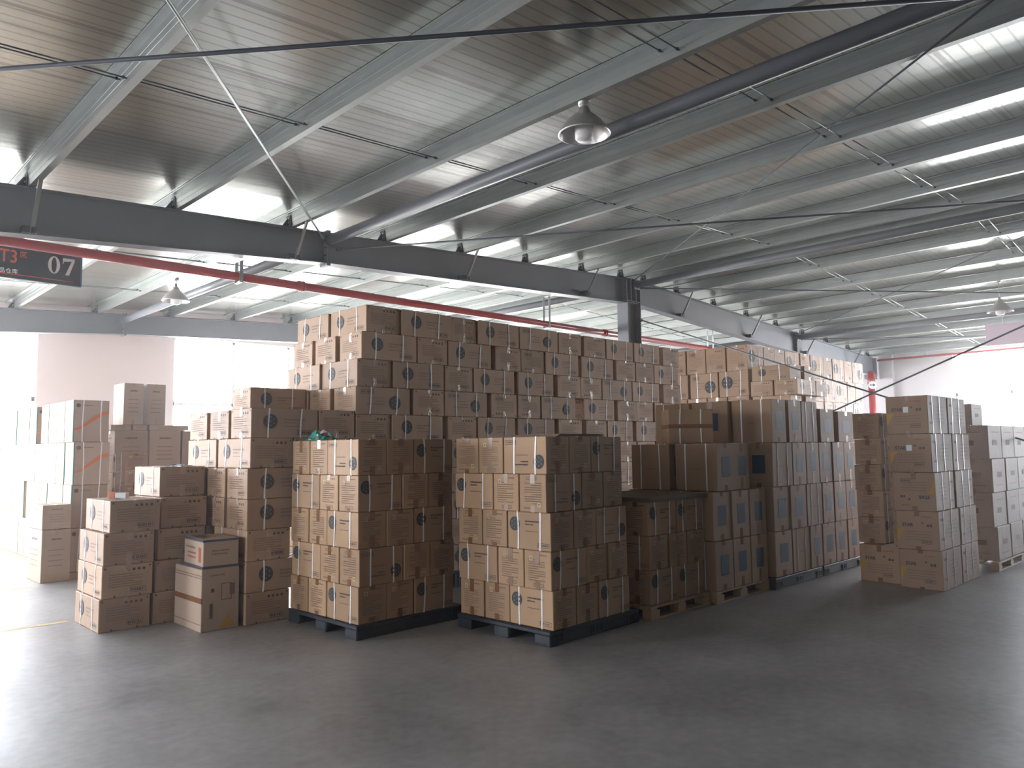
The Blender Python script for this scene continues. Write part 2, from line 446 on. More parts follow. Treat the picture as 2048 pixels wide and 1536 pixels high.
# round strut tubes
for x, lb in ((5.385, 'thick round grey strut tube crossing the roof left of the column'), (12.4, 'round grey strut tube along the ridge from the column top'),
              (19.55, 'round grey strut tube at the far right, nearest the right wall'), (-1.6, 'round grey strut tube farthest to the left in the roof')):
    root = empty('strut_tube', (0, 0, 0)); tag(root, lb, 'strut')
    zc = ztop(x) - .115
    for y0, y1 in ((0.82, 9.08), (9.32, 17.45)):
        b = MB(); b.tube((x, y0, zc), (x, y1, zc), .07, M_grey, 20); b.build('tube', root)
        p = MB()
        for yy in (y0, y1): p.box(x - .10, x + .10, yy - .008, yy + .008, zc - .10, zc + .10, M_grey)
        p.build('end_plate', root)
rafter(0.7, 'near grey roof beam parallel to the main one, closest to the camera', XL, 24.9)

# roof bracing rods
def rod(p, q, label, r=.011, mm=M_rod):
    root = MB(); p, q = Vector(p), Vector(q)
    root.tube(p, q, r, mm, 8)
    d = (q - p).normalized()
    for e, s in ((p, 1), (q, -1)): root.tube(e, e + d * s * .10, r * 2.0, mm, 8)
    tag(root.build('bracing_rod'), label, 'bracing rod')
zt = lambda x, d=.16: ztop(x) - d
rod((-1.6, 9.1, zt(-1.6)), (5.3, .8, zt(5.3, .35)), 'dark bracing rod crossing the upper left ceiling nearly level', .016)
rod((5.3, 9.1, zt(5.3, .10)), (-1.5, .8, zt(-1.5)), 'thin grey bracing rod falling steeply to the main beam at left', .013, M_galv)
rod((5.5, 9.1, zt(5.4, .22)), (12.3, .8, zt(12.3, .30)), 'dark bracing rod from the thick strut tube up towards the right', .013)
rod((12.3, 9.1, zt(12.3, .05)), (5.5, .8, zt(5.5, .0)), 'thin bracing rod slanting up right from the column top', .009)
rod((12.5, 9.1, zt(12.4, .17)), (19.4, .8, zt(19.4, .30)), 'dark bracing rod running nearly level right of the column top', .013)
rod((19.45, 9.1, zt(19.5, .05)), (12.5, .8, zt(12.5, .0)), 'thin bracing rod slanting up right from the right strut end', .010)
rod((19.65, 9.1, zt(19.5, .17)), (24.8, .8, zt(24.8, .15)), 'short level bracing rod near the top of the right window', .012)
rod((12.38, 9.05, 4.16), (12.38, .9, 0.95), 'dark wall bracing rod descending right from the column', .013)
rod((12.44, .9, 3.87), (12.44, 8.9, 0.72), 'dark wall bracing rod rising right in front of the window', .013)

# fly braces between purlins and rafter bottom flange
for x, lb in ((1.82, 'leftmost fly brace on the main beam'), (4.84, 'fly brace crossing the steep bracing rod end'), (7.83, 'fly brace right of the thick strut tube'), (10.82, 'fly brace just left of the column'),
              (13.98, 'first fly brace right of the column'), (16.98, 'second fly brace right of the column'), (19.98, 'fly brace just right of the right strut end'), (22.98, 'last fly brace before the right wall')):
    zb = ztop(x) - (.50 if x < 3 or x > 12 else .44)
    b = MB()
    p, q = Vector((x + .02, 9.1, zb + .01)), Vector((x + .02, 8.78, ztop(x) + .05))
    d = (q - p); n = Vector((0, -d.z, d.y)).normalized() * .004
    for (ux, w_) in ((0, .045),):
        b.prism([p - n, p + n, p + n + Vector((w_, 0, 0)), p - n + Vector((w_, 0, 0))], d, M_galv)
        b.prism([p - n, p + n * 9, p + n * 9 + Vector((.004, 0, 0)), p - n + Vector((.004, 0, 0))], d, M_galv)
    b.box(x - .05, x + .08, 9.06, 9.19, zb - .0, zb + .07, M_dark)
    tag(b.build('fly_brace'), 'short galvanised angle brace, ' + lb, 'brace')

# ------------------------------------------------------------------ fire pipes
root = empty('fire_pipe', (0, 9.62, 3.918)); tag(root, 'red fire main hung just behind the main roof beam', 'pipe')
b = MB(); b.tube((XL + 2, 0, 0), (24.2, 0, 0), .058, M_pipe, 20); b.build('pipe', root)
for x in (-3.0, 5.25, 12.0, 17.8):
    b = MB(); b.tube((x - .05, 0, 0), (x + .05, 0, 0), .068, M_pipe, 20)
    for s in (-.03, .03): b.tube((x + s - .012, 0, 0), (x + s + .012, 0, 0), .075, M_pipe, 20)
    b.build('coupling', root)
for x in (4.35, 10.3, 16.0):
    zb = ztop(x) - .45 - 3.93
    b = MB()
    b.box(x - .025, x + .025, -.075, -.069, -.08, zb + .02, M_galv); b.box(x - .025, x + .025, .069, .075, -.08, zb + .02, M_galv)
    b.box(x - .025, x + .025, -.075, .075, -.086, -.08, M_galv); b.box(x - .025, x + .025, -.44, .075, zb + .02, zb + .026, M_galv)
    b.tube((x, -.09, -.062), (x, .09, -.062), .008, M_alu, 6)
    b.build('hanger', root)
root = empty('standpipe', (24.3, 9.05, 0)); tag(root, 'vertical red standpipe with a round arrow sign by the right wall', 'pipe')
b = MB(); b.tube((0, 0, 0), (0, 0, 3.85), .095, M_pipe, 20)
b.build('pipe', root)
b = MB()
for z in (3.55, 2.2): b.tube((0, 0, z - .10), (0, 0, z + .10), .112, M_pipe, 20); b.box(.09, .2, -.03, .03, z - .02, z + .02, M_dark)
b.build('coupling', root)
b = MB(); b.tube((0, 0, 1.98), (0, 0, 2.08), .099, M_white, 20); b.build('band', root)
d = Vector((-.83, -.56, 0)); c = Vector((-.02, -.01, 3.42)) + d * .115; rt = Vector((.56, -.83, 0))
b = MB(); b.tube(c - d * .01, c, .12, M_white, 24)
for pts in ([(-.08, -.015), (.02, -.015), (.02, .015), (-.08, .015)], [(.02, -.05), (.085, 0), (.02, .05)]):
    b.prism([c + rt * u + Vector((0, 0, v)) for u, v in pts], d * .004, M_dark)
b.build('arrow_sign', root)
root = empty('eaves_pipe', (24.75, 0, 4.22)); tag(root, 'thin red pipe running along the eaves above the right window', 'pipe')
b = MB(); b.tube((0, -6, 0), (0, 9.0, 0), .035, M_pipe, 14); b.build('pipe', root)
for y in (7.6, 4.6, 1.6):
    b = MB(); b.tube((0, y, 0), (0, y, .24), .008, M_galv, 6); b.build('hanger', root)

# ------------------------------------------------------------------ lamps
def lamp(x, y, zr, ztop_, label):
    root = empty('pendant_lamp', (x, y, zr)); tag(root, label, 'lamp', 'high bay lamps under the roof')
    b = MB(); b.lathe([(.215, -.006), (.228, .0), (.225, .008), (.20, .05), (.15, .115), (.085, .175), (.062, .19), (.06, .2)], M_alu)
    b.build('shade', root)
    b = MB(); b.lathe([(.215, -.003), (.195, .05), (.145, .11), (.08, .165), (.0, .17)], M_aluin); b.build('reflector', root)
    b = MB(); b.lathe([(.0, -.058), (.06, -.055), (.078, -.035), (.08, .0), (.08, .10), (.05, .12), (.03, .17)], M_bulb); b.build('bulb', root)
    b = MB(); b.lathe([(.06, .20), (.052, .23), (.035, .245), (.022, .25), (.022, .30), (.0, .30)], M_alu, 16); b.build('socket', root)
    b = MB(); b.lathe([(.0, ztop_ - zr - .035), (.045, ztop_ - zr - .03), (.05, ztop_ - zr - .0)], M_alu, 16)
    if ztop_ - zr > .33: b.tube((0, 0, .28), (0, 0, ztop_ - zr - .02), .01, M_alu, 8)
    b.build('mount', root)
lamp(4.90, 4.10, 4.29, ztop(4.9), 'nearest bell-shaped pendant lamp hanging above the front pallets')
lamp(4.86, 13.2, 4.19, ztop(4.86), 'pale pendant lamp hanging in the bay behind the main beam')
lamp(17.0, 3.85, 4.13, ztop(17.0), 'pendant lamp hanging at the far right near the window')

# ------------------------------------------------------------------ signs
root = empty('aisle_sign', (2.63, 10.2, 3.63)); tag(root, 'black hanging warehouse sign numbered 07 behind the red pipe', 'sign')
root.rotation_euler = (0, 0, math.radians(1.5))
b = MB(); b.box(-2.4, 0, 0, .05, 0, .40, M_sign, .004)
b.box(-.012, .004, -.004, .054, 0, .40, M_signedge); b.build('panel', root)
def letters(body, size, x, z, mm, bold=0, thick=.004, xs=1.0):
    vs_, fs = text_mesh(body, size); bm_ = MB(); i = bm_.mi(mm)
    V = [bm_.bm.verts.new((x + v.x * xs, -.003, z + v.y)) for v in vs_]
    for f in fs:
        try: bm_.bm.faces.new([V[k] for k in f]).material_index = i
        except ValueError: pass
    return bm_
def numeral_zero(cx, cz, rx, rz, ix, iz):
    b = MB(); n = 28; e = -.004
    o_ = [b.bm.verts.new((cx + rx * math.cos(2 * PI * k / n), e, cz + rz * math.sin(2 * PI * k / n))) for k in range(n)]
    i_ = [b.bm.verts.new((cx + ix * math.cos(2 * PI * k / n), e, cz + iz * math.sin(2 * PI * k / n))) for k in range(n)]
    b.mi(M_signwhite)
    for k in range(n): b.bm.faces.new((o_[k], o_[(k + 1) % n], i_[(k + 1) % n], i_[k]))
    return b
numeral_zero(-.30, .225, .064, .105, .027, .092).build('numeral', root)
b = MB()
for pts in ([(-.075, .10), (.075, .10), (.075, .075), (-.075, .055)], [(-.075, .10), (-.065, .10), (-.062, .03), (-.075, .03)], [(.075, .10), (.075, .07), (.01, -.105), (-.04, -.105), (.035, .062)]):
    b.prism([(-.145 + u * .85, -.0045, .225 + v) for u, v in pts], (0, .0035, 0), M_signwhite)
b.build('numeral', root)
letters('T3', .21, -.86, .185, M_signred, xs=.82).build('zone_code', root)
letters('区', .075, -.655, .265, M_signred).build('zone_code', root)
letters('成品仓库', .062, -.915, .06, M_signwhite).build('lettering', root)
b = MB(); b.box(-2.3, -.09, -.004, 0, .045, .052, M_signred); b.build('rule', root)
b = MB()
for x in (-2.0, -.35): b.tube((x, .025, .40), (x, .025, zroof(2.3) - 3.63), .005, M_galv, 6)
b.build('hanger', root)
root = empty('hanging_board', (20.0, 3.8, 3.82)); tag(root, 'pinkish blank hanging board at the right edge near the lamp', 'sign')
b = MB(); b.box(-.03, .03, -1.6, 1.05, 0, .48, M_pinkboard, .004); b.build('panel', root)
b = MB()
for y in (-1.2, .7): b.tube((0, y, .48), (0, y, zroof(20.0) - 3.82), .005, M_galv, 6)
b.build('hanger', root)

# ------------------------------------------------------------------ cartons
def face_xf(face, L, S, H):
    """returns a function (u, v) -> 3D just proud of the face; u to the right as seen from outside"""
    e = .0012
    if face == '-y': return lambda u, v, k=1: (u, -S / 2 - e * k, v)
    if face == '+y': return lambda u, v, k=1: (-u, S / 2 + e * k, v)
    if face == '-x': return lambda u, v, k=1: (-L / 2 - e * k, -u, v)
    return lambda u, v, k=1: (L / 2 + e * k, u, v)
def quad(b, fx, u0, v0, u1, v1, m, k=1): b.poly([fx(u0, v0, k), fx(u1, v0, k), fx(u1, v1, k), fx(u0, v1, k)], m)
def disc(b, fx, u, v, r, m, k=1, n=20): b.poly([fx(u + r * math.cos(2 * PI * i / n), v + r * math.sin(2 * PI * i / n), k) for i in range(n)], m)
def textline(b, fx, u0, u1, v, h, m, rng, k=1):
    u = u0
    while u < u1 - h * .5:
        w = h * rng.uniform(.55, .85)
        quad(b, fx, u, v, u + w, v + h * rng.uniform(.75, 1.0), m, k); u += w + h * .35
def frame(b, fx, u0, v0, u1, v1, t, m, k=1):
    quad(b, fx, u0, v0, u1, v0 + t, m, k); quad(b, fx, u0, v1 - t, u1, v1, m, k); quad(b, fx, u0, v0, u0 + t, v1, m, k); quad(b, fx, u1 - t, v0, u1, v1, m, k)
def barcode(b, fx, u0, v0, u1, v1, rng, m=None):
    m = m or M_inkd
    frame(b, fx, u0, v0, u1, v1, .004, m)
    n = 7; w = (u1 - u0 - .02) / n
    for i in range(n): quad(b, fx, u0 + .01 + i * w, v0 + .012, u0 + .01 + i * w + w * rng.uniform(.35, .8), v1 - .012, m)
def logo(b, fx, u, v, r):
    disc(b, fx, u, v, r, M_logo, 1, 26)
    for i in range(6):
        t = PI / 6 + i * PI / 3
        quad(b, fx, u + r * .58 * math.cos(t) - r * .12, v + r * .58 * math.sin(t) - r * .13, u + r * .58 * math.cos(t) + r * .12, v + r * .58 * math.sin(t) + r * .13, M_logol, 2)
    frame(b, fx, u - r * .16, v - r * .16, u + r * .16, v + r * .16, r * .07, M_logol, 2)
STARV = text_mesh('STAR', .050, .045)

def body(kind, L, S, H, rng, mk):
    b = MB(); b.box(-L / 2, L / 2, -S / 2, S / 2, -H / 2, H / 2, mk, .005)
    # slight bulge and sagging of the panels
    bmesh.ops.subdivide_edges(b.bm, edges=[e for e in b.bm.edges if e.calc_length() > .08], cuts=3, use_grid_fill=True)
    for v in b.bm.verts:
        x, y, z = v.co.x / (L / 2), v.co.y / (S / 2), v.co.z / (H / 2)
        if abs(x) < .9 and abs(z) < .9: v.co.y += (1 if y > 0 else -1) * -.0035 * (1 - x * x) * (1 - z * z) * rng.uniform(.4, 1.2) if abs(y) > .9 else 0
        if abs(z) > .9 and z > 0: v.co.z -= .006 * (1 - x * x) * (1 - y * y)
    LF = [face_xf(f, L, S, H) for f in ('-y', '+y')]; SF = [face_xf(f, L, S, H) for f in ('-x', '+x')]
    # flap seam on top and bottom
    b.box(-L / 2 + .004, L / 2 - .004, -.0015, .0015, H / 2 - .004, H / 2 - .001, M_inkd)
    if kind == 'W':
        for fx in LF:
            logo(b, fx, -L * .22, H * .06, H * .25)
            textline(b, fx, -L * .02, L * .30, H * .10, .014, M_ink, rng); textline(b, fx, -L * .02, L * .14, H * .0, .012, M_ink, rng)
            quad(b, fx, -L * .02, -H * .12, L * .22, -H * .10, M_ink)
            barcode(b, fx, L * .18, -H * .40, L * .42, -H * .24, rng)
        for fx in SF:
            for i in range(4): disc(b, fx, S * (.02 + .10 * i), H * .34, .014, M_inkd, 1, 8)
            for i in range(6):
                vv = H * (.20 - .075 * i)
                textline(b, fx, -S * .36, S * (.30 if i % 3 else .12), vv, .009, M_ink, rng)
            barcode(b, fx, S * .04, -H * .38, S * .36, -H * .22, rng)
            for sx in (-1, 1): disc(b, fx, sx * S * .44, H * .42, .010, M_inkd, 1, 8); disc(b, fx, sx * S * .25, -H * .46, .010, M_inkd, 1, 8)
    elif kind == 'P':
        for fx in LF:
            logo(b, fx, -L * .33, H * .17, H * .19)
            textline(b, fx, -L * .08, L * .28, H * .23, .014, M_inkd, rng); textline(b, fx, -L * .08, L * .10, H * .15, .012, M_inkd, rng)
            quad(b, fx, -L * .08, -H * .02, L * .20, H * .0, M_ink)
            barcode(b, fx, L * .20, -H * .42, L * .46, -H * .30, rng)
        for fx in SF:
            for i in range(10):
                textline(b, fx, -S * .34, S * (.30 if i % 4 else .05), H * (.26 - .06 * i), .009, M_ink, rng)
            quad(b, fx, S * .02, H * .38, S * .34, H * .41, M_ink)
            barcode(b, fx, -S * .15, -H * .44, S * .22, -H * .35, rng)
            frame(b, fx, -S * .30, H * .24, -S * .18, H * .36, .008, M_sticker, 2); 
    elif kind == 'C':
        for fx in SF: quad(b, fx, -S * .22, -H * .20, S * .24, H * .22, M_blue)
        for fx in LF: textline(b, fx, -L * .1, L * .1, -H * .05, .01, M_ink, rng)
    elif kind == 'D':
        for fx in SF:
            for x_, f_ in ((-S * .36, STARV),):
                i = b.mi(M_inkd); V = [b.bm.verts.new(fx(x_ + v.x, H * .10 + v.y)) for v in f_[0]]
                for f in f_[1]:
                    try: b.bm.faces.new([V[k] for k in f]).material_index = i
                    except ValueError: pass
            textline(b, fx, S * .22, S * .36, H * .10, .03, M_inkd, rng); disc(b, fx, S * .12, H * .2, .012, M_inkd, 1, 8)
            for i in range(4): textline(b, fx, -S * .30, S * .32, -H * (.04 + .07 * i), .008, M_ink, rng)
            textline(b, fx, S * .1, S * .34, H * .34, .016, M_red, rng)
            barcode(b, fx, S * .08, -H * .34, S * .32, -H * .24, rng)
            b.poly([fx(-S * .49, H * .05), fx(-S * .49, -H * .30), fx(-S * .44, -H * .22), fx(-S * .36, -H * .02), fx(-S * .30, H * .04)], M_yellow)
        for fx in LF:
            textline(b, fx, -L * .42, -L * .25, H * .25, .03, M_inkd, rng); textline(b, fx, -L * .42, -L * .22, -H * .25, .03, M_inkd, rng)
            for i in range(5): textline(b, fx, -L * .1, L * .35, H * (.2 - .1 * i), .008, M_ink, rng)
    elif kind in 'GH':
        for fx in LF:
            pts = [(-.45, -.22), (-.28, -.19), (-.08, -.08), (.12, .04), (.30, .13), (.46, .17), (.46, .235), (.28, .215), (.08, .12), (-.10, .0), (-.28, -.12), (-.45, -.18)]
            if kind == 'G': b.poly([fx(u * L, v * H) for u, v in pts], M_orange)
            disc(b, fx, -L * .36, H * .37, .028, M_logo, 1, 10); textline(b, fx, -L * .24, L * .05, H * .365, .014, M_inkd, rng)
            quad(b, fx, -L * .49, -H * .49, -L * .465, H * .49, M_green)
    elif kind == 'X':
        for fx in LF + SF:
            w = L if fx in LF else S
            textline(b, fx, -w * .18, w * .2, H * .30, .02, M_inkd, rng)
            for i in range(4): textline(b, fx, -w * .26, w * .25, H * (.1 - .1 * i), .010, M_red if i == 1 else M_ink, rng)
    elif kind == 'E':
        for fx in LF + SF:
            w = L if fx in LF else S
            quad(b, fx, -w * .2, -H * .1, w * .12, H * .05, M_ink); textline(b, fx, -w * .3, w * .3, H * .28, .012, M_red, rng)
    return b.mesh('carton')

def strap_mesh(S, H, x, rng):
    b = MB(); w, t = .0072, .0022; i = b.mi(M_strap)
    wob = [rng.uniform(-.010, .010) for _ in range(2)] + [rng.uniform(-.008, .008)]
    path = []
    N = 6
    for k in range(N + 1): path.append((-S / 2 - t, -H / 2 + H * k / N, x + wob[0] + (wob[1] - wob[0]) * k / N + wob[2] * math.sin(PI * k / N)))
    for k in range(N + 1): path.append((S / 2 + t, H / 2 - H * k / N, x + wob[1] + (wob[0] - wob[1]) * k / N + wob[2] * math.sin(PI * k / N)))
    n = len(path); rings = []
    for (y, z, xx) in path:
        zz = max(-H / 2 - t, min(H / 2 + t, z * (1 + 2 * t / H)))
        sg = -1 if y < 0 else 1
        rings.append([b.bm.verts.new((xx - w, y - sg * .0, zz)), b.bm.verts.new((xx + w, y - sg * .0, zz)), b.bm.verts.new((xx + w, y - sg * t, zz)), b.bm.verts.new((xx - w, y - sg * t, zz))])
    for k in range(n):
        A, B = rings[k], rings[(k + 1) % n]
        for j in range(4): b.bm.faces.new((A[j], A[(j + 1) % 4], B[(j + 1) % 4], B[j])).material_index = i
    return b.mesh('strap')

def tape_mesh(L, S, H, m, drop, w=.026):
    """tape along the top and bottom seam, folded down over both ends"""
    out = []; t = .001
    for s in (-1, 1):
        b = MB()
        z = s * H / 2
        b.box(-L / 2 - t, L / 2 + t, -w, w, min(z, z + s * t), max(z, z + s * t), m)
        for e in (-1, 1):
            x = e * L / 2
            d = drop * (1 if (s > 0) == (e < 0) else .7)
            b.box(min(x, x + e * t * 1.5), max(x, x + e * t * 1.5), -w, w, min(z, z - s * d), max(z, z - s * d), m)
        out.append(b.mesh('packing_tape'))
    return out

KINDS = {  # L, S, H, board, straps at, tape
    'W': (.74, .45, .292, M_kraft, (-.25, .24), (M_ctape, .07)),
    'P': (.49, .31, .312, M_kraft2, (-.26, .25), (M_btape, .07)),
    'C': (.52, .36, .497, M_kraft3, (-.24, .24), (M_btape, .09)),
    'Q': (.52, .36, .497, M_kraft3, (-.24, .24), None),
    'R': (.62, .44, .478, M_kraft, (-.25, .24), (M_ctape, .06)),
    'D': (.68, .45, .424, M_kraft3, (-.28, .12), (M_btape, .05)),
    'G': (.45, .39, .555, M_kraft4, (-.22, .26), None),
    'H': (.45, .39, .555, M_kraft4, (-.22, .26), None),
    'X': (.50, .45, .50, M_kraft4, (), (M_ctape, .05)),
    'E': (.62, .45, .43, M_kraft4, (), (M_ctape, .06)),
}
PROTO = {}
def proto(kind):
    if kind in PROTO: return PROTO[kind]
    L, S, H, mk, st, tp = KINDS[kind]; out = []
    for v in range(3):
        rng = random.Random(hash(kind) % 1000 * 0 + ord(kind[0]) * 10 + v)
        bm_ = body('W' if kind == 'R' else kind, L, S, H, rng, mk)
        ch = [('strap', strap_mesh(S, H, s * L, rng)) for s in st]
        if tp: ch += [('packing_tape', q) for q in tape_mesh(L, S, H, tp[0], tp[1] * (1 + .4 * v - .3))]
        o = bpy.data.objects.new('carton', bm_)
        out.append((o, [bpy.data.objects.new(n, me) for n, me in ch]))
    PROTO[kind] = out
    return out

COUNT = [0]
ROWNO = ['top layer', 'second layer down', 'third layer down', 'fourth layer down', 'fifth layer down', 'sixth layer down', 'seventh layer down', 'eighth layer down', 'ninth layer down', 'tenth layer down', 'eleventh layer down']
def carton(kind, x0, x1, y0, y1, z0, z1, orient, label, group, flip=0, rz=0.0, pivot=None, gap=.005, mirror=0, jit=1.0, tiltless=True):
    """orient 'x': long side along x; 'y': long side along y. flip: printed upside down."""
    pr = proto(kind)[COUNT[0] % 3]; COUNT[0] += 1
    L, S, H = KINDS[kind][:3]
    dx, dy, dz = x1 - x0 - 2 * gap, y1 - y0 - 2 * gap, z1 - z0 - .003
    o = pr[0].copy(); C.objects.link(o)
    sc = (dx / L, dy / S, dz / H) if orient == 'x' else (dy / L, dx / S, dz / H)
    rng = random.Random(COUNT[0] * 13)
    ang = (0 if orient == 'x' else -PI / 2) + (PI if mirror else 0)
    c = Vector(((x0 + x1) / 2 + rng.uniform(-.003, .003) * jit, (y0 + y1) / 2 + rng.uniform(-.008, .004) * jit, (z0 + z1) / 2))
    if rz and pivot:
        d = c - Vector((pivot[0], pivot[1], 0)); d = Matrix.Rotation(rz, 3, 'Z') @ d; c = Vector((pivot[0], pivot[1], 0)) + d
    M = Matrix.Translation(c) @ Matrix.Rotation(rz + ang + math.radians(rng.uniform(-.25, .25)) * jit, 4, 'Z') @ Matrix.Rotation(PI if flip else 0, 4, 'Y')
    o.matrix_world = M @ Matrix.Diagonal((*sc, 1))
    for ch in pr[1]:
        k = ch.copy(); C.objects.link(k); k.parent = o
    tag(o, label, 'carton', group)
    o['cid'] = COUNT[0]
    return o

# ---- the tall back wall: ten layers on its front face
WB, WH, WY = 0.198, 0.299, 6.93
ROWS = [  # top to bottom: (x0, x1, code)   S/L = end or long side to the front, v = upside down
    [(4.57, 5.02, 'S'), (5.03, 5.75, 'L'), (5.76, 6.17, 'S'), (6.18, 6.88, 'L'), (6.89, 7.63, 'Lv'), (7.64, 8.12, 'S'), (8.18, 8.67, 'S'), (8.68, 9.33, 'L'), (9.34, 10.0, 'L'), (10.09, 10.55, 'S')],
    [(4.50, 5.24, 'L'), (5.25, 5.69, 'S'), (5.70, 6.40, 'L'), (6.47, 6.92, 'S'), (6.93, 7.37, 'Sv'), (7.38, 8.05, 'L'), (8.12, 8.85, 'L'), (8.90, 9.37, 'S'), (9.38, 9.85, 'S'), (9.86, 10.52, 'L')],
    [(4.46, 4.91, 'S'), (4.92, 5.64, 'L'), (5.65, 6.09, 'S'), (6.10, 6.80, 'L'), (6.85, 7.52, 'L'), (7.60, 8.08, 'S'), (8.09, 8.56, 'Sv'), (8.57, 9.28, 'Lv'), (9.29, 9.99, 'L'), (10.08, 10.56, 'S')],
    [(4.44, 5.16, 'Lv'), (5.20, 5.64, 'S'), (5.65, 6.33, 'Lv'), (6.39, 6.84, 'Sv'), (6.85, 7.27, 'Sv'), (7.28, 7.97, 'Lv'), (8.15, 8.84, 'L'), (8.90, 9.38, 'S'), (9.39, 9.82, 'Sv'), (9.83, 10.52, 'L')],
    [(4.45, 4.90, 'S'), (4.91, 5.63, 'L'), (5.70, 6.15, 'S'), (6.16, 6.80, 'L'), (6.85, 7.56, 'L'), (7.63, 8.12, 'S'), (8.20, 8.66, 'S'), (8.67, 9.27, 'L'), (9.34, 10.05, 'L'), (10.1, 10.56, 'S')],
]
alt = [[(4.45, 5.18, 'L'), (5.2, 5.65, 'S'), (5.66, 6.38, 'L'), (6.45, 6.9, 'S'), (6.92, 7.65, 'L'), (7.67, 8.12, 'S'), (8.15, 8.87, 'Lv'), (8.9, 9.35, 'S'), (9.37, 9.83, 'S'), (9.85, 10.55, 'L')],
       [(4.45, 4.9, 'S'), (4.92, 5.64, 'Lv'), (5.66, 6.12, 'S'), (6.14, 6.86, 'L'), (6.88, 7.34, 'Sv'), (7.36, 8.08, 'L'), (8.12, 8.58, 'S'), (8.6, 9.32, 'L'), (9.34, 9.8, 'S'), (9.82, 10.55, 'L')]]
for k in range(5): ROWS.append(alt[k % 2])
top = WB + 10 * WH
for r, row in enumerate(ROWS):
    z1 = top - r * WH; z0 = z1 - WH
    for k, (x0, x1, code) in enumerate(row):
        face = 'logo side' if code[0] == 'L' else 'end side'
        lb = 'carton %s out, %s from left, %s, tall back wall' % (face, ORD[k], ROWNO[r])
        dd = random.Random(r * 31 + k).uniform(-.012, .012)
        carton('W', x0, x1, WY + dd, WY + (.45 if code[0] == 'L' else .74) + dd, z0, z1, 'x' if code[0] == 'L' else 'y', lb, 'cartons of the tall back wall', 'v' in code)
    # left flank, further back
    x0 = row[0][0]
    if row[0][2][0] == 'S':
        lst = [(7.69, 8.42, 'y')]
    else: lst = [(7.42, 7.87, 'x'), (7.92, 8.37, 'x')]
    for k, (a, c_, o_) in enumerate(lst):
        w_ = .45 if o_ == 'y' else .74
        carton('W', x0 - .02, x0 - .02 + w_, a, c_, z0, z1, o_, 'carton on the left flank, %s behind the corner, %s, tall back wall' % (ORD[k], ROWNO[r]), 'cartons of the tall back wall', 'v' in row[0][2])
def plastic_pallet(x0, x1, y0, y1, h, label, rz=0.0, m=M_plastic, group='black plastic pallets'):
    root = empty('pallet', (x0, y0, 0)); root.rotation_euler = (0, 0, rz); tag(root, label, 'pallet', group)
    w, d = x1 - x0, y1 - y0
    b = MB(); b.box(0, w, 0, d, h - .035, h - .001, m, .006)
    for i in range(1, 6): b.box(.02, w - .02, d * i / 6 - .006, d * i / 6 + .006, h - .003, h - .0005, M_dark)
    b.build('deck', root)
    for j in range(3):                         # three runners along x, with feet visible at the short side
        yc = (.09, d / 2, d - .09)[j]
        r = MB(); r.box(.0, w, yc - .085, yc + .085, .0, .022, m, .004)
        for i in range(3):
            xc = (.09, w / 2, w - .09)[i]
            r.box(xc - .09, xc + .09, yc - .09, yc + .09, .0, h - .03, m, .010)
            for q in (-.06, 0, .06): r.box(xc + q - .004, xc + q + .004, yc - .094, yc + .094, .03, h - .04, m)
        if j != 1: r.box(.1, w - .1, yc - (.085 if j == 0 else -.06), yc - (.06 if j == 0 else -.085), .02, h - .03, m)
        r.build('runner', root)
    return root
def wooden_pallet(x0, x1, y0, y1, h, label):
    root = empty('pallet', (x0, y0, 0)); tag(root, label, 'pallet', 'pine pallets')
    w, d = x1 - x0, y1 - y0; m = M_wood
    for i in range(7):
        b = MB(); y = i * (d - .09) / 6; b.box(0, w, y, y + .09, h - .018, h - .001, m, .002); b.build('deck_board', root)
    for j in range(3):
        x = (0, w / 2 - .05, w - .10)[j]
        b = MB(); b.box(x, x + .10, 0, d, h - .036, h - .018, m, .002); b.build('stringer_board', root)
    for i in range(3):
        y = (0, d / 2 - .05, d - .10)[i]
        b = MB(); b.box(0, w, y, y + .10, 0, .018, m, .002); b.build('bottom_board', root)
        for j in range(3):
            x = (0, w / 2 - .07, w - .14)[j]
            b = MB(); b.box(x, x + .14, y, y + .10, .018, h - .036, m, .002); b.build('block', root)
    return root
for k, (a, c_) in enumerate(((4.45, 5.95), (5.98, 7.48), (7.51, 9.01), (9.04, 10.55))):
    plastic_pallet(a, c_, WY + .02, WY + 1.1, WB, 'tall dark pallet hidden under the back wall, %s from its left end' % ORD[k])

# ---- two front pallets of small cartons
def small_stack(px, py, rz, n, base, name, rows, w=1.09, d=1.12):
    S_, L_, H_ = .305, .475, .316
    for r in range(n):
        z1 = base + (n - r) * H_; z0 = z1 - H_
        t = rows[r]
        if t[0] == 'A':
            it = [(0, .305, 0, .50, 'y', 'first', 'corner'), (.305, .61, 0, .50, 'y', 'second', 'r'), (.61, w, 0, .31, 'x', 'third', 'r'),
                  (0, .48, .50, .81, 'x', 'second', 'l'), (0, .48, .81, d, 'x', 'third', 'l')]
        elif t[0] == 'B':
            it = [(0, .475, 0, .31, 'x', 'first', 'corner'), (.475, .78, 0, .50, 'y', 'second', 'r'), (.78, w, 0, .50, 'y', 'third', 'r'),
                  (0, .475, .31, .62, 'x', 'second', 'l'), (0, .31, .62, d, 'y', 'third', 'l')]
        off = t[2] if len(t) > 2 else (0, 0)
        for q, (a, b_, c_, e, o_, nm, sd) in enumerate(it):
            pos = {'corner': 'at the near corner', 'r': '%s along the right face' % nm, 'l': '%s along the left face' % nm}[sd]
            carton('P', px + a + off[0], px + b_ + off[0], py + c_ + off[1], py + e + off[1], z0, z1, o_, 'small carton %s, %s, %s' % (pos, ROWNO[r], name), 'small cartons on ' + name, flip=t[1][q] == '1', rz=rz, pivot=(px, py))
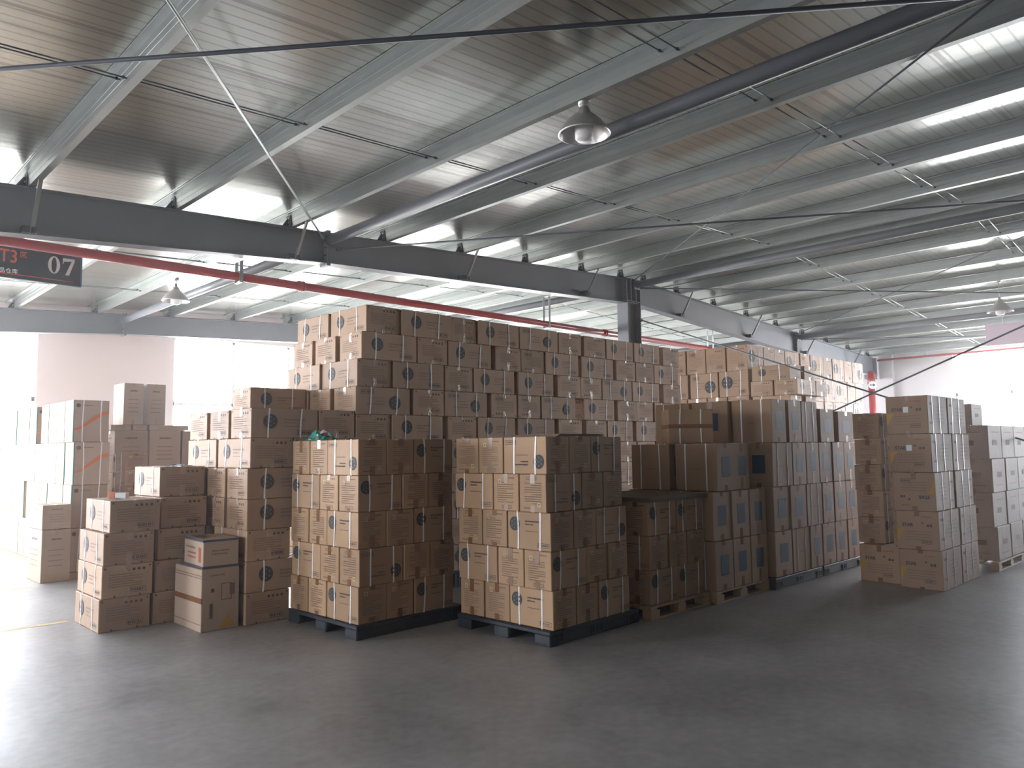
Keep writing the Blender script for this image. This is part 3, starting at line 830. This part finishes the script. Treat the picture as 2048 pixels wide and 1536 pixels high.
        # the two hidden at the back right keep the layer closed
small_stack(3.655, 5.665, .022, 5, .123, 'left front pallet', [('A', '11001'), ('B', '01000'), ('A', '00010'), ('B', '11010', (0, -.02)), ('A', '00000')], 1.08, 1.13)
plastic_pallet(3.64, 4.86, 5.655, 6.80, .122, 'black plastic pallet under the left front carton stack', .02)
small_stack(4.60, 4.335, .035, 5, .123, 'middle front pallet', [('A', '11001', (0, .0)), ('B', '11000'), ('A', '00101', (.02, -.02)), ('B', '00000', (.02, -.02)), ('A', '00000', (.03, -.03))], 1.07, 1.12)
plastic_pallet(4.60, 5.84, 4.315, 5.44, .122, 'black plastic pallet under the middle front carton stack', .03)

# ---- low stack on pine pallet
for r in range(3):
    z1 = .123 + (3 - r) * .319; z0 = z1 - .319
    nm = 'low stack on pine pallet'
    if r in (0, 2): it = [(0, .475, 0, .31, 'x', 'at the near corner'), (.48, .955, 0, .31, 'x', 'second on the right face'), (0, .475, .31, .62, 'x', 'second on the left face'), (0, .475, .62, .93, 'x', 'third on the left face')]
    else: it = [(0, .31, 0, .475, 'y', 'at the near corner'), (.335, .64, 0, .475, 'y', 'second on the right face'), (.645, .955, 0, .475, 'y', 'third on the right face'), (0, .31, .48, .955, 'y', 'second on the left face')]
    for (a, b_, c_, e, o_, pos) in it:
        carton('P', 5.985 + a, 5.985 + b_, 4.325 + c_, 4.325 + e, z0, z1, o_, 'small carton %s, %s, %s' % (pos, ROWNO[r], nm), 'small cartons of the low stack')
wooden_pallet(5.93, 6.95, 4.28, 5.30, .122, 'pine pallet under the low stack with cardboard sheets on top')
def sheet(x0, x1, y0, y1, z, rz, lb, sag=.0):
    b = MB(); n = 6
    w, d = x1 - x0, y1 - y0; i = b.mi(M_sheet)
    for t in (0,):
        g = [[b.bm.verts.new((w * a / n, d * c_ / n, sag * math.sin(PI * a / n) * math.sin(PI * c_ / n + .3))) for c_ in range(n + 1)] for a in range(n + 1)]
        g2 = [[b.bm.verts.new(Vector(v.co) + Vector((0, 0, .008))) for v in col] for col in g]
        for a in range(n):
            for c_ in range(n):
                b.bm.faces.new((g[a][c_], g[a][c_ + 1], g[a + 1][c_ + 1], g[a + 1][c_])); b.bm.faces.new((g2[a][c_], g2[a + 1][c_], g2[a + 1][c_ + 1], g2[a][c_ + 1]))
        for a in range(n):
            for P, Q in (((a, 0), (a + 1, 0)), ((a, n), (a + 1, n)), ((0, a), (0, a + 1)), ((n, a), (n, a + 1))):
                b.bm.faces.new((g[P[0]][P[1]], g[Q[0]][Q[1]], g2[Q[0]][Q[1]], g2[P[0]][P[1]]))
    o = b.build('cardboard_sheet'); o.location = (x0, y0, z); o.rotation_euler = (0, 0, rz); tag(o, lb, 'cardboard sheet'); return o
zs = .123 + 3 * .319
for k in range(4):
    sheet(5.95 + .01 * k, 6.96 + .01 * k, 4.29 - .01 * k, 5.25, zs + .011 * k, .01 * (k - 1), 'loose flat cardboard sheet on the low stack, %s from the bottom' % ORD[k], .003)
for k in range(3):
    sheet(5.05 + .05 * k, 5.75 + .02 * k, 4.62 + .03 * k, 5.42, .123 + 5 * .316 + .003 + .010 * k, .06 - .03 * k, 'brown cardboard sheet lying on the middle front pallet, %s from bottom' % ORD[k], .002)

# ---- plain cartons with blue labels
def c_row(face, fixed, spans, z0, z1, name, r, off=0):
    for k, (a, b_, code) in enumerate(spans):
        dep = .36 if code[0] == 'L' else .52
        kind = 'C' if 'n' not in code else 'C'
        what = 'blue-labelled carton' if code[0] == 'S' else 'strapped plain carton'
        if face == 'y':
            carton('C', a, b_, fixed, fixed + dep, z0, z1, 'x' if code[0] == 'L' else 'y', '%s, %s from left, %s, %s' % (what, ORD[k + off], ROWNO[r], name), 'plain cartons of ' + name)
        else:
            carton('C', fixed, fixed + dep, a, b_, z0, z1, 'y' if code[0] == 'L' else 'x', '%s, %s from corner, left face, %s, %s' % (what, ORD[k + off], ROWNO[r], name), 'plain cartons of ' + name)
n1 = 'pine pallet block'
for r, z in ((2, .627), (3, .123)):
    c_row('y', 4.22, [(6.97, 7.33, 'S'), (7.34, 7.70, 'S'), (7.71, 8.07, 'S')], z, z + .502, n1, r)
# third layer of this block: long straps to the left, labels to the front
carton('C', 7.07, 7.43, 4.22, 4.74, 1.132, 1.632, 'y', 'plain carton with two straps at the corner, second layer down, pine pallet block', 'plain cartons of ' + n1)
carton('C', 7.07, 7.43, 4.80, 5.32, 1.132, 1.632, 'y', 'plain strapped carton behind the corner one, second layer down, pine pallet block', 'plain cartons of ' + n1)
carton('C', 7.44, 7.78, 4.24, 4.76, 1.132, 1.632, 'y', 'blue-labelled carton beside the corner one, second layer down, pine pallet block', 'plain cartons of ' + n1)
carton('C', 7.0, 7.36, 4.80, 5.32, .627, 1.129, 'y', 'plain carton behind the corner, third layer down, pine pallet block', 'plain cartons of ' + n1)
carton('C', 7.0, 7.36, 4.80, 5.32, .123, .626, 'y', 'plain carton behind the corner, bottom layer, pine pallet block', 'plain cartons of ' + n1)
wooden_pallet(6.98, 8.08, 4.22, 5.32, .122, 'pine pallet under the cartons with blue labels')
# loose carton lying askew on top
o = carton('Q', -.25, .25, -.18, .18, 1.634, 2.02, 'x', 'loose plain carton with a brown tape band, lying askew on the pine pallet block', 'plain cartons of ' + n1)
rb = math.radians(-44)
o.matrix_world = Matrix.Translation((7.30, 4.72, 1.634 + .19)) @ Matrix.Rotation(rb, 4, 'Z') @ Matrix.Diagonal((.93, 1.05, .37 / .497, 1))
tb = MB(); tb.box(-.262, .262, -.183, .183, -.03, .03, M_btape); k = tb.build('brown_tape_band', o)

n2 = 'long black pallet row'
zz = [.123, .628, 1.133, 1.637, 2.139]
c_row('y', 4.17, [(8.17, 8.58, 'S'), (8.60, 9.04, 'L'), (9.05, 9.37, 'S'), (9.39, 9.75, 'S'), (9.77, 10.13, 'S'), (10.14, 10.5, 'S')], zz[0], zz[1], n2, 3)
c_row('y', 4.17, [(8.17, 8.56, 'S'), (8.57, 8.98, 'S'), (9.0, 9.42, 'L'), (9.44, 9.76, 'S'), (9.78, 10.14, 'S'), (10.15, 10.5, 'S')], zz[1], zz[2], n2, 2)
c_row('y', 4.17, [(8.17, 8.66, 'L'), (8.67, 9.02, 'S'), (9.04, 9.39, 'S'), (9.41, 9.77, 'S'), (9.79, 10.14, 'S'), (10.15, 10.52, 'S')], zz[2], zz[3], n2, 1)
c_row('y', 4.17, [(8.20, 8.55, 'S'), (8.60, 8.94, 'S'), (8.96, 9.38, 'L')], zz[3], zz[4], n2, 0)
carton('C', 9.46, 9.86, 4.17, 4.69, zz[3], 2.06, 'y', 'shorter blue-labelled carton, fourth from left, top layer, long black pallet row', 'plain cartons of ' + n2)
carton('C', 9.99, 10.50, 4.17, 4.69, zz[3], 2.04, 'y', 'shorter blue-labelled carton, last at right, top layer, long black pallet row', 'plain cartons of ' + n2)
# left flank of the row, seen above the pine pallet block
carton('C', 8.14, 8.50, 4.70, 5.2, zz[3], zz[4], 'x', 'blue-labelled carton left of the strapped corner one, top layer, black pallet row', 'plain cartons of ' + n2)
carton('C', 8.12, 8.60, 5.21, 5.72, zz[3], zz[4], 'y', 'plain carton farthest back on the left flank, top layer, long black pallet row', 'plain cartons of ' + n2)
for r in (1, 2, 3):
    for k, (a, c_) in enumerate(((4.70, 5.2), (5.21, 5.72))):
        carton('C', 8.12, 8.50, a, c_, zz[3 - r], zz[4 - r], 'y', 'plain carton %s behind the corner, %s, long black pallet row' % (ORD[k], ROWNO[r]), 'plain cartons of ' + n2)
plastic_pallet(8.12, 9.32, 4.16, 5.36, .122, 'black pallet at the left end under the blue-labelled carton row')
plastic_pallet(9.36, 10.58, 4.16, 5.36, .122, 'black pallet at the right end under the blue-labelled carton row')

# ---- printed star cartons, right
n3 = 'printed stack at right'
offs = [(-.06, .02), (-.05, .01), (-.01, .0), (.0, -.01), (.01, -.02)]
for r in range(5):
    z1 = 2.14 - r * .428; z0 = z1 - .427; ox, oy = offs[r]
    sp = [(9.20, 9.86, 'x'), (9.90, 10.56, 'x')] if r % 2 == 0 else [(9.20, 9.92, 'x'), (9.94, 10.58, 'x')]
    for k, (a, b_, o_) in enumerate(sp):
        c = carton('D', a + ox, b_ + ox, 2.80 + oy, 3.25 + oy, z0, z1, o_, 'printed carton, %s from the near corner, %s, %s' % (ORD[k], ROWNO[r], n3), 'printed cartons of ' + n3, flip=(r == 2))
        if k == 0 and r < 2:
            l = MB(); l.box(9.20 + ox - .004, 9.20 + ox - .001, 3.0 + oy, 3.055 + oy, z0 + .24, z0 + .305, M_white)
            q = l.build('white_label'); q.parent = c; q.matrix_parent_inverse = c.matrix_world.inverted()
for k in range(4):
    z = k * .428
    carton('D', 9.36 - .02 * k, 10.0 - .02 * k, 3.27, 3.33 + .40 * (k < 1), z, z + .427, 'x', 'printed carton showing a narrow strip, %s from floor, behind %s' % (ORD[k], n3), 'printed cartons of ' + n3)
for r in range(5):
    z1 = 1.978 - r * .310; ox = (.0, .01, -.01, .0, .01)[r]
    carton('P', 9.5 + ox, 9.98 + ox, 3.47, 3.79, z1 - .309, z1, 'x' , 'small pale carton, %s, narrow column between black pallet row and printed stack' % ROWNO[r], 'small cartons of the narrow column', flip=r % 2)

# ---- far right stack
n4 = 'stack at right edge'
for r in range(4):
    z1 = 1.83 - r * .43; z0 = z1 - .43
    ox = (-.06, .04, .0, .10)[r]
    for k in range(5):
        a = 11.08 + ox + k * .63
        carton('E', a, a + .61, 2.72, 3.17, z0 if r < 3 else .112, z1, 'x', 'pale carton, %s from left, %s, %s' % (ORD[k], ROWNO[r], n4), 'pale cartons of ' + n4, flip=r % 2)
carton('E', 11.25, 11.75, 2.95, 3.35, 1.832, 2.12, 'x', 'single carton lying on the stack at the right edge below the window', 'pale cartons of ' + n4)
wooden_pallet(11.06, 12.3, 2.70, 3.9, .111, 'pine pallet at the right edge under the pale stack, left one')
wooden_pallet(12.34, 14.3, 2.70, 3.9, .111, 'pine pallet at the right edge under the pale stack, right one')

# ---- big block behind, lit by the right window
n5 = 'rear right block'
BZ, BH = .12, .483
rows5 = [['L', 'S', 'S', 'L', 'S', 'L', 'S', 'L', 'S', 'L'], ['S', 'L', 'L', 'S', 'L', 'S', 'L', 'L', 'S', 'S']]
for r in range(7):
    z1 = BZ + (7 - r) * BH; z0 = z1 - BH
    x = 13.0; k = 0
    for code in rows5[r % 2]:
        w_ = .62 if code == 'L' else .44
        if x + w_ > 18.5: break
        if k == 0: d_, o_ = (.44, 'x') if code == 'L' else (.62, 'y')
        else: d_, o_ = (.44, 'x') if code == 'L' else (.62, 'y')
        carton('R', x, x + w_, 7.05, 7.05 + d_, z0, z1, o_, 'large carton, %s from left, %s, %s' % (ORD[k], ROWNO[r], n5), 'large cartons of ' + n5, flip=(r + k) % 5 == 4)
        x += w_ + (.06 if (r == 0 and k == 3) else .012); k += 1
    y = 7.05 + (.44 if rows5[r % 2][0] == 'L' else .62) + .01
    for k, code in enumerate(['S', 'S', 'S'] if r % 2 == 0 else ['L', 'L']):
        w_ = .62 if code == 'L' else .43; d_ = .44 if code == 'L' else .6
        carton('R', 13.0, 13.0 + d_, y, y + w_, z0, z1, 'y' if code == 'L' else 'x', 'large carton on the left flank, %s behind the corner, %s, %s' % (ORD[k], ROWNO[r], n5), 'large cartons of ' + n5, flip=(k + r) % 2)
        y += w_ + (.012 if code == 'S' else .05)
for k in range(4): plastic_pallet(13.0 + k * 1.4, 14.36 + k * 1.4, 7.06, 8.4, .119, 'dark pallet hidden under the rear right block, %s from left' % ORD[k])
n6 = 'low ledge before rear block'
for r in range(11):
    z1 = 3.06 - r * .2775; z0 = z1 - .277
    if r % 2 == 0: it = [(13.0, 13.45, 6.24, 6.98, 'y'), (13.6, 14.05, 6.24, 6.98, 'y')]
    else: it = [(13.0 - .02, 13.72, 6.10, 6.54, 'x'), (12.98, 13.70, 6.56, 7.0, 'x'), (13.74, 14.2, 6.10, 6.84, 'y')]
    for k, (a, b_, c_, d_, o_) in enumerate(it):
        carton('W', a, b_, c_, d_, z0, z1, o_, 'flat carton %s, %s, %s' % (['at the corner', 'second', 'third'][k], ROWNO[r], n6), 'flat cartons of ' + n6)

# ---- left stacks: wide cartons
n7 = 'stepped stack at left'
XF, YF, HF = 3.235, 6.90, .2895
rowsF = ['S', 'L', 'S', 'L', 'L', 'S', 'L']      # bottom to top, what faces right
for i, code in enumerate(rowsF):
    z0 = i * HF; z1 = z0 + HF; r = 7 - i
    ox = (-.0, .0, .01, .0, .0, .05, .05)[i]; yy = YF + (.0, .0, .01, .0, .0, .05, .05)[i]
    fl = i in ()
    x = XF + ox
    if code == 'S': it = [(x, x + .45, yy, yy + .74, 'y'), (x, x + .45, yy + .78, yy + 1.52, 'y'), (x + .455, x + .905, yy, yy + .74, 'y')]
    else: it = [(x, x + .72, yy, yy + .45, 'x'), (x, x + .72, yy + .50, yy + .95, 'x'), (x, x + .72, yy + 1.02, yy + 1.47, 'x')]
    if i in (5,): it = it[:2] + [(x + .455, x + .905, yy, yy + .74, 'y')]
    if i == 6: it.append((x + .73, x + 1.155, yy, yy + .45, 'S'))
    if i < 5: it = [q for q in it if q[0] < x + .3]; it = [(a, min(b_, 3.96), c_, d_, o_) for a, b_, c_, d_, o_ in it]
    for k, (a, b_, c_, d_, o_) in enumerate(it):
        a2 = .39 if False else 0
        pos = ['at the near corner', 'second behind the corner', 'third from the corner', 'beside the corner on the right'][k]
        carton('W', a, b_, c_, d_, z0, z1, 'y' if o_ == 'S' else o_, 'wide carton %s, %s, %s' % (pos, ROWNO[r], n7), 'wide cartons of ' + n7, flip=fl)
carton('W', 3.74, 4.42, 7.94, 8.39, 7 * HF, 8 * HF, 'x', 'wide carton alone on top of the stepped stack at left', 'wide cartons of ' + n7)
n8 = 'four-high column at left'
for i in range(4):
    ox = (0, .012, .02, .065)[i]
    carton('W', 2.19 + ox, 2.64 + ox, 7.59 - .0 * i, 8.33, i * .293, (i + 1) * .293, 'y', 'wide carton, %s, %s' % (ROWNO[3 - i], n8), 'wide cartons of ' + n8)
n9 = 'five-high column behind it'
for i in range(5):
    ox, oy = [(0, 0), (.01, .0), (.03, .02), (.065, .05), (.10, .20)][i]
    carton('W', 2.66 + ox, 3.11 + ox, 7.60 + oy, 8.34 + oy, i * .2935, (i + 1) * .2935, 'y', 'wide carton, %s, left %s' % (ROWNO[4 - i], n9), 'wide cartons of ' + n9)

# square carton with warning triangle, and the small one on it
def special(marks, x0, x1, y0, y1, z0, z1, label, rz=0):
    b = MB(); L, S, H = x1 - x0, y1 - y0, z1 - z0
    b.box(-L / 2, L / 2, -S / 2, S / 2, -H / 2, H / 2, M_kraft4, .005); marks(b, L, S, H)
    o = b.build('carton'); o.location = ((x0 + x1) / 2, (y0 + y1) / 2, (z0 + z1) / 2); o.rotation_euler = (0, 0, rz); tag(o, label, 'carton')
    return o, L, S, H
rng = random.Random(4)
def marks_big(b, L, S, H):
    fx = face_xf('-y', L, S, H)
    b.poly([fx(-L * .02, -H * .46), fx(L * .38, -H * .46), fx(L * .18, -H * .26)], M_yellow)
    frame(b, fx, L * .02, -H * .02, L * .30, H * .25, .006, M_inkd); quad(b, fx, L * .24, H * .05, L * .38, H * .24, M_ink, 2); quad(b, fx, -L * .25, H * .12, -L * .17, H * .18, M_inkd)
    quad(b, fx, -L * .28, -H * .30, -L * .20, -H * .06, M_inkd); textline(b, fx, -L * .3, L * .1, H * .38, .014, M_ink, rng)
    fx = face_xf('-x', L, S, H)
    for v in (.36, .40, -.38): quad(b, fx, -S / 2, H * v - .004, S / 2, H * v + .004, M_ink)
def marks_small(b, L, S, H):
    fx = face_xf('-x', L, S, H)
    quad(b, fx, S * .27, -H * .30, S * .40, H * .22, M_red); textline(b, fx, -S * .4, S * .1, H * .15, .014, M_ink, rng); textline(b, fx, -S * .3, S * .15, -H * .05, .02, M_red, rng); textline(b, fx, -S * .3, S * .15, -H * .2, .02, M_red, rng)
    fx = face_xf('-y', L, S, H); textline(b, fx, -L * .25, L * .25, H * .08, .014, M_ink, rng); textline(b, fx, -L * .25, L * .2, -H * .04, .014, M_ink, rng)
o, L, S, H = special(marks_big, 2.84, 3.19, 6.93, 7.55, 0, .552, 'square carton with tape band and yellow triangle beside the left front pallet', .0)
b = MB(); b.box(-L / 2 - .002, -L / 2 + .004, -S / 2 - .001, S / 2, -.024, .024, M_btape); b.build('packing_tape', o)
o, L, S, H = special(marks_small, 2.875, 3.20, 6.95, 7.46, .554, .812, 'small carton with blue tape edges and red mark on the square carton', -.06)
M_bt = mat('blue_tape', (.10, .105, .17), .3)
for z0, z1 in ((H * .42, H * .497), (-H * .497, -H * .42)):
    b = MB(); b.box(-L / 2 - .002, L / 2 + .002, -S / 2 - .002, S / 2 + .002, z0, z1, M_bt); b.build('blue_tape', o)
b = MB(); b.poly([(-.12, -.15, H / 2 + .003), (-.02, -.02, H / 2 + .012), (-.0, .22, H / 2 + .003), (-.14, .2, H / 2 + .012)], M_sheet); b.build('flap', o)

# ---- tall pale cartons with the orange swoosh
n10 = 'swoosh stack, far left'
XG = 2.86
rg = random.Random(5)
for r in range(4):
    z1 = 2.325 - r * .563; z0 = max(0.0, z1 - .562) if r < 3 else .0
    if r == 3: z1 = 2.325 - 3 * .563; z0 = .07
    y = 11.26 + (.0, -.06, -.02, .0)[r]; k = 0
    while y < 15.9 and k < 11:
        s = .39
        if r == 0 and k == 4: y += .30
        if r == 2 and k == 6: y += .18
        carton('G' if r < 2 else 'H', XG, XG + .45, y, y + s, z0, z1, 'x', 'tall pale carton, %s behind the corner, %s, %s' % (ORD[k], ROWNO[r], n10) if k else 'tall carton %s at the corner, %s, %s' % ('with orange swoosh' if r < 2 else 'without swoosh', ROWNO[r], n10), 'tall cartons of ' + n10)
        y += s + rg.choice((.005, .01, .03)); k += 1
b = MB()
b.box(0, .46, 0, 4.9, 0, .068, M_wood); o = b.build('pallet_boards'); o.location = (XG, 11.2, 0); tag(o, 'low wooden boards under the swoosh stack, far left', 'pallet')
for k, (z0, z1) in enumerate(((.0, .655), (.657, .965))):
    carton('X', 2.505, 2.845, 11.06, 11.70, z0, z1, 'y', ['tall lower carton of the pair standing before the swoosh stack', 'shorter upper carton of the pair before the swoosh stack'][k], 'carton pair on the left floor', rz=.03, pivot=(2.5, 11.06))
for k in range(3):
    carton('X', 2.90, 3.40, 16.4, 17.0, k * .64, (k + 1) * .64, 'y', 'shaded carton at the left picture edge, %s from the floor' % ORD[k], 'cartons at the left edge')

# ---- cartons near the left wall
n11 = 'stack by left wall'
YI = 12.6
for k, (a, b_) in enumerate(((3.90, 4.20), (4.24, 4.54))):
    carton('X', a, b_, YI + .02, YI + .52, 2.05, 2.70, 'y', 'tall carton on top, %s of the pair, %s' % (('left', 'right')[k], n11), 'cartons of ' + n11)
for k, (a, b_) in enumerate(((3.72, 4.02), (4.04, 4.26), (4.28, 4.9))):
    carton('X', a, b_, YI, YI + .5, 1.965, 2.048, 'x', 'thin flat carton, %s from left, under the top pair, %s' % (ORD[k], n11), 'cartons of ' + n11)
for r in range(3):
    for k, (a, b_) in enumerate(((3.78, 4.27), (4.29, 4.78), (4.80, 5.28))):
        z1 = 1.963 - r * .655; carton('X', a, b_, YI, YI + .5, max(z1 - .654, 0), z1, 'x', 'big carton, %s from left, %s layer of three, %s' % (ORD[k], ('upper', 'middle', 'lower')[r], n11), 'cartons of ' + n11)
for r in range(7):
    z1 = 1.60 - r * .2285
    carton('P', 3.66, 3.99, 11.75, 12.27, z1 - .228, z1, 'y', 'small carton, %s, single column before stack by left wall' % ROWNO[r], 'small cartons of the single column')

# ------------------------------------------------------------------ small things on the cartons
def crumple(name, cx, cy, z, w, d, h, mats, label, cat, seed):
    rng = random.Random(seed); b = MB(); n = 9
    g = [[b.bm.verts.new((w * (a / n - .5) + rng.uniform(-.01, .01), d * (c_ / n - .5) + rng.uniform(-.01, .01),
          .004 + h * max(0, (1 - ((a / n - .5) * 2) ** 2) * (1 - ((c_ / n - .5) * 2) ** 2)) * rng.uniform(.1, 1.0))) for c_ in range(n + 1)] for a in range(n + 1)]
    base = [[b.bm.verts.new((v.co.x, v.co.y, 0)) for v in col] for col in g]
    idx = [b.mi(q) for q in mats]
    for a in range(n):
        for c_ in range(n):
            f = b.bm.faces.new((g[a][c_], g[a + 1][c_], g[a + 1][c_ + 1], g[a][c_ + 1])); f.material_index = idx[(a // 2 + c_ // 2 * 2 + rng.randrange(2)) % len(idx)]
            b.bm.faces.new((base[a][c_], base[a][c_ + 1], base[a + 1][c_ + 1], base[a + 1][c_]))
        for P, Q in (((a, 0), (a + 1, 0)), ((a, n), (a + 1, n)), ((0, a), (0, a + 1)), ((n, a), (n, a + 1))):
            b.bm.faces.new((g[P[0]][P[1]], g[Q[0]][Q[1]], base[Q[0]][Q[1]], base[P[0]][P[1]]))
    o = b.build(name); o.location = (cx, cy, z); o.rotation_euler = (0, 0, rng.uniform(-.5, .5) - .75); return tag(o, label, cat)
crumple('plastic_bag', 3.74, 6.42, .123 + 5 * .316, .30, .14, .12, [M_green, M_cloth, M_green, M_green, M_red], 'crumpled green and white bag on the left front pallet', 'bag', 3)
crumple('plastic_film', 3.02, 7.98, 5 * .2935, .26, .12, .03, [M_film, M_film, M_white], 'scrap of crumpled plastic film on the five-high column', 'plastic film', 5)
root = empty('tape_box', (2.47, 8.05, 4 * .293)); root.rotation_euler = (0, 0, -.75); tag(root, 'small orange and white packet on the four-high column', 'packet')
b = MB(); b.box(-.085, -.02, -.035, .035, 0, .058, M_orange, .003); b.build('orange_end', root)
b = MB(); b.box(-.02, .085, -.035, .035, 0, .052, M_white, .003); b.build('white_body', root)

# ------------------------------------------------------------------ cartons the picture shows next to nothing of: one filler object
BURIED = [(56, 59), (61, 64), (66, 71), (73, 76), (78, 82), (84, 87), (89, 94), (96, 105), (107, 115), (168, 169), (173, 173), (176, 177), (187, 188), (215, 220), (243, 244), (248, 249), (253, 254), (257, 259), (275, 279), (287, 291), (298, 348), (356, 375), (377, 377), (379, 380), (385, 385), (416, 416), (438, 438), (440, 443), (449, 449), (452, 454), (458, 458), (464, 468), (472, 475)]
buried = set()
for a, c_ in BURIED: buried |= set(range(a, c_ + 1))
b = MB()
vl = [o for o in C.objects if o.get('cid') in buried]
for o in vl:
    n0 = len(b.bm.verts); f0 = len(b.bm.faces)
    me = o.data; mp = [b.mi(q) for q in me.materials]
    V = [b.bm.verts.new(o.matrix_world @ v.co) for v in me.vertices]
    for p in me.polygons:
        try: b.bm.faces.new([V[k] for k in p.vertices]).material_index = mp[p.material_index]
        except ValueError: pass
vs_ = set(vl)
for k in [k for k in C.objects if k.parent in vs_]: bpy.data.objects.remove(k)
for o in vl: bpy.data.objects.remove(o)
for o in C.objects:
    if 'cid' in o: del o['cid']
o = b.build('buried_cartons'); o['kind'] = 'stuff'; tag(o, 'cartons stacked out of sight inside and behind the front ones', 'cartons')

# ------------------------------------------------------------------ haze volume added to imitate soft glare near the windows
hz = bpy.data.materials.new('glare_haze'); hz.use_nodes = True
ht = hz.node_tree; ht.nodes.clear()
ho = ht.nodes.new('ShaderNodeOutputMaterial'); hv = ht.nodes.new('ShaderNodeVolumeScatter')
hv.inputs['Density'].default_value = 0.0038; hv.inputs['Anisotropy'].default_value = 0.75
ht.links.new(hv.outputs[0], ho.inputs['Volume'])
b = MB(); b.prism([(XL + .01, YB + .01, .005), (XR - .01, YB + .01, .005), (XR - .01, YB + .01, zroof(XR) - .01), (XRID, YB + .01, zroof(XRID) - .01), (-.35, YB + .01, zroof(-.35) - .01), (XL + .01, YB + .01, zroof(XL) - .01)], (0, YG - YB - .02, 0), hz)
o = b.build('haze'); o['kind'] = 'stuff'; tag(o, 'thin haze volume added to imitate the soft glare near the windows', 'haze')
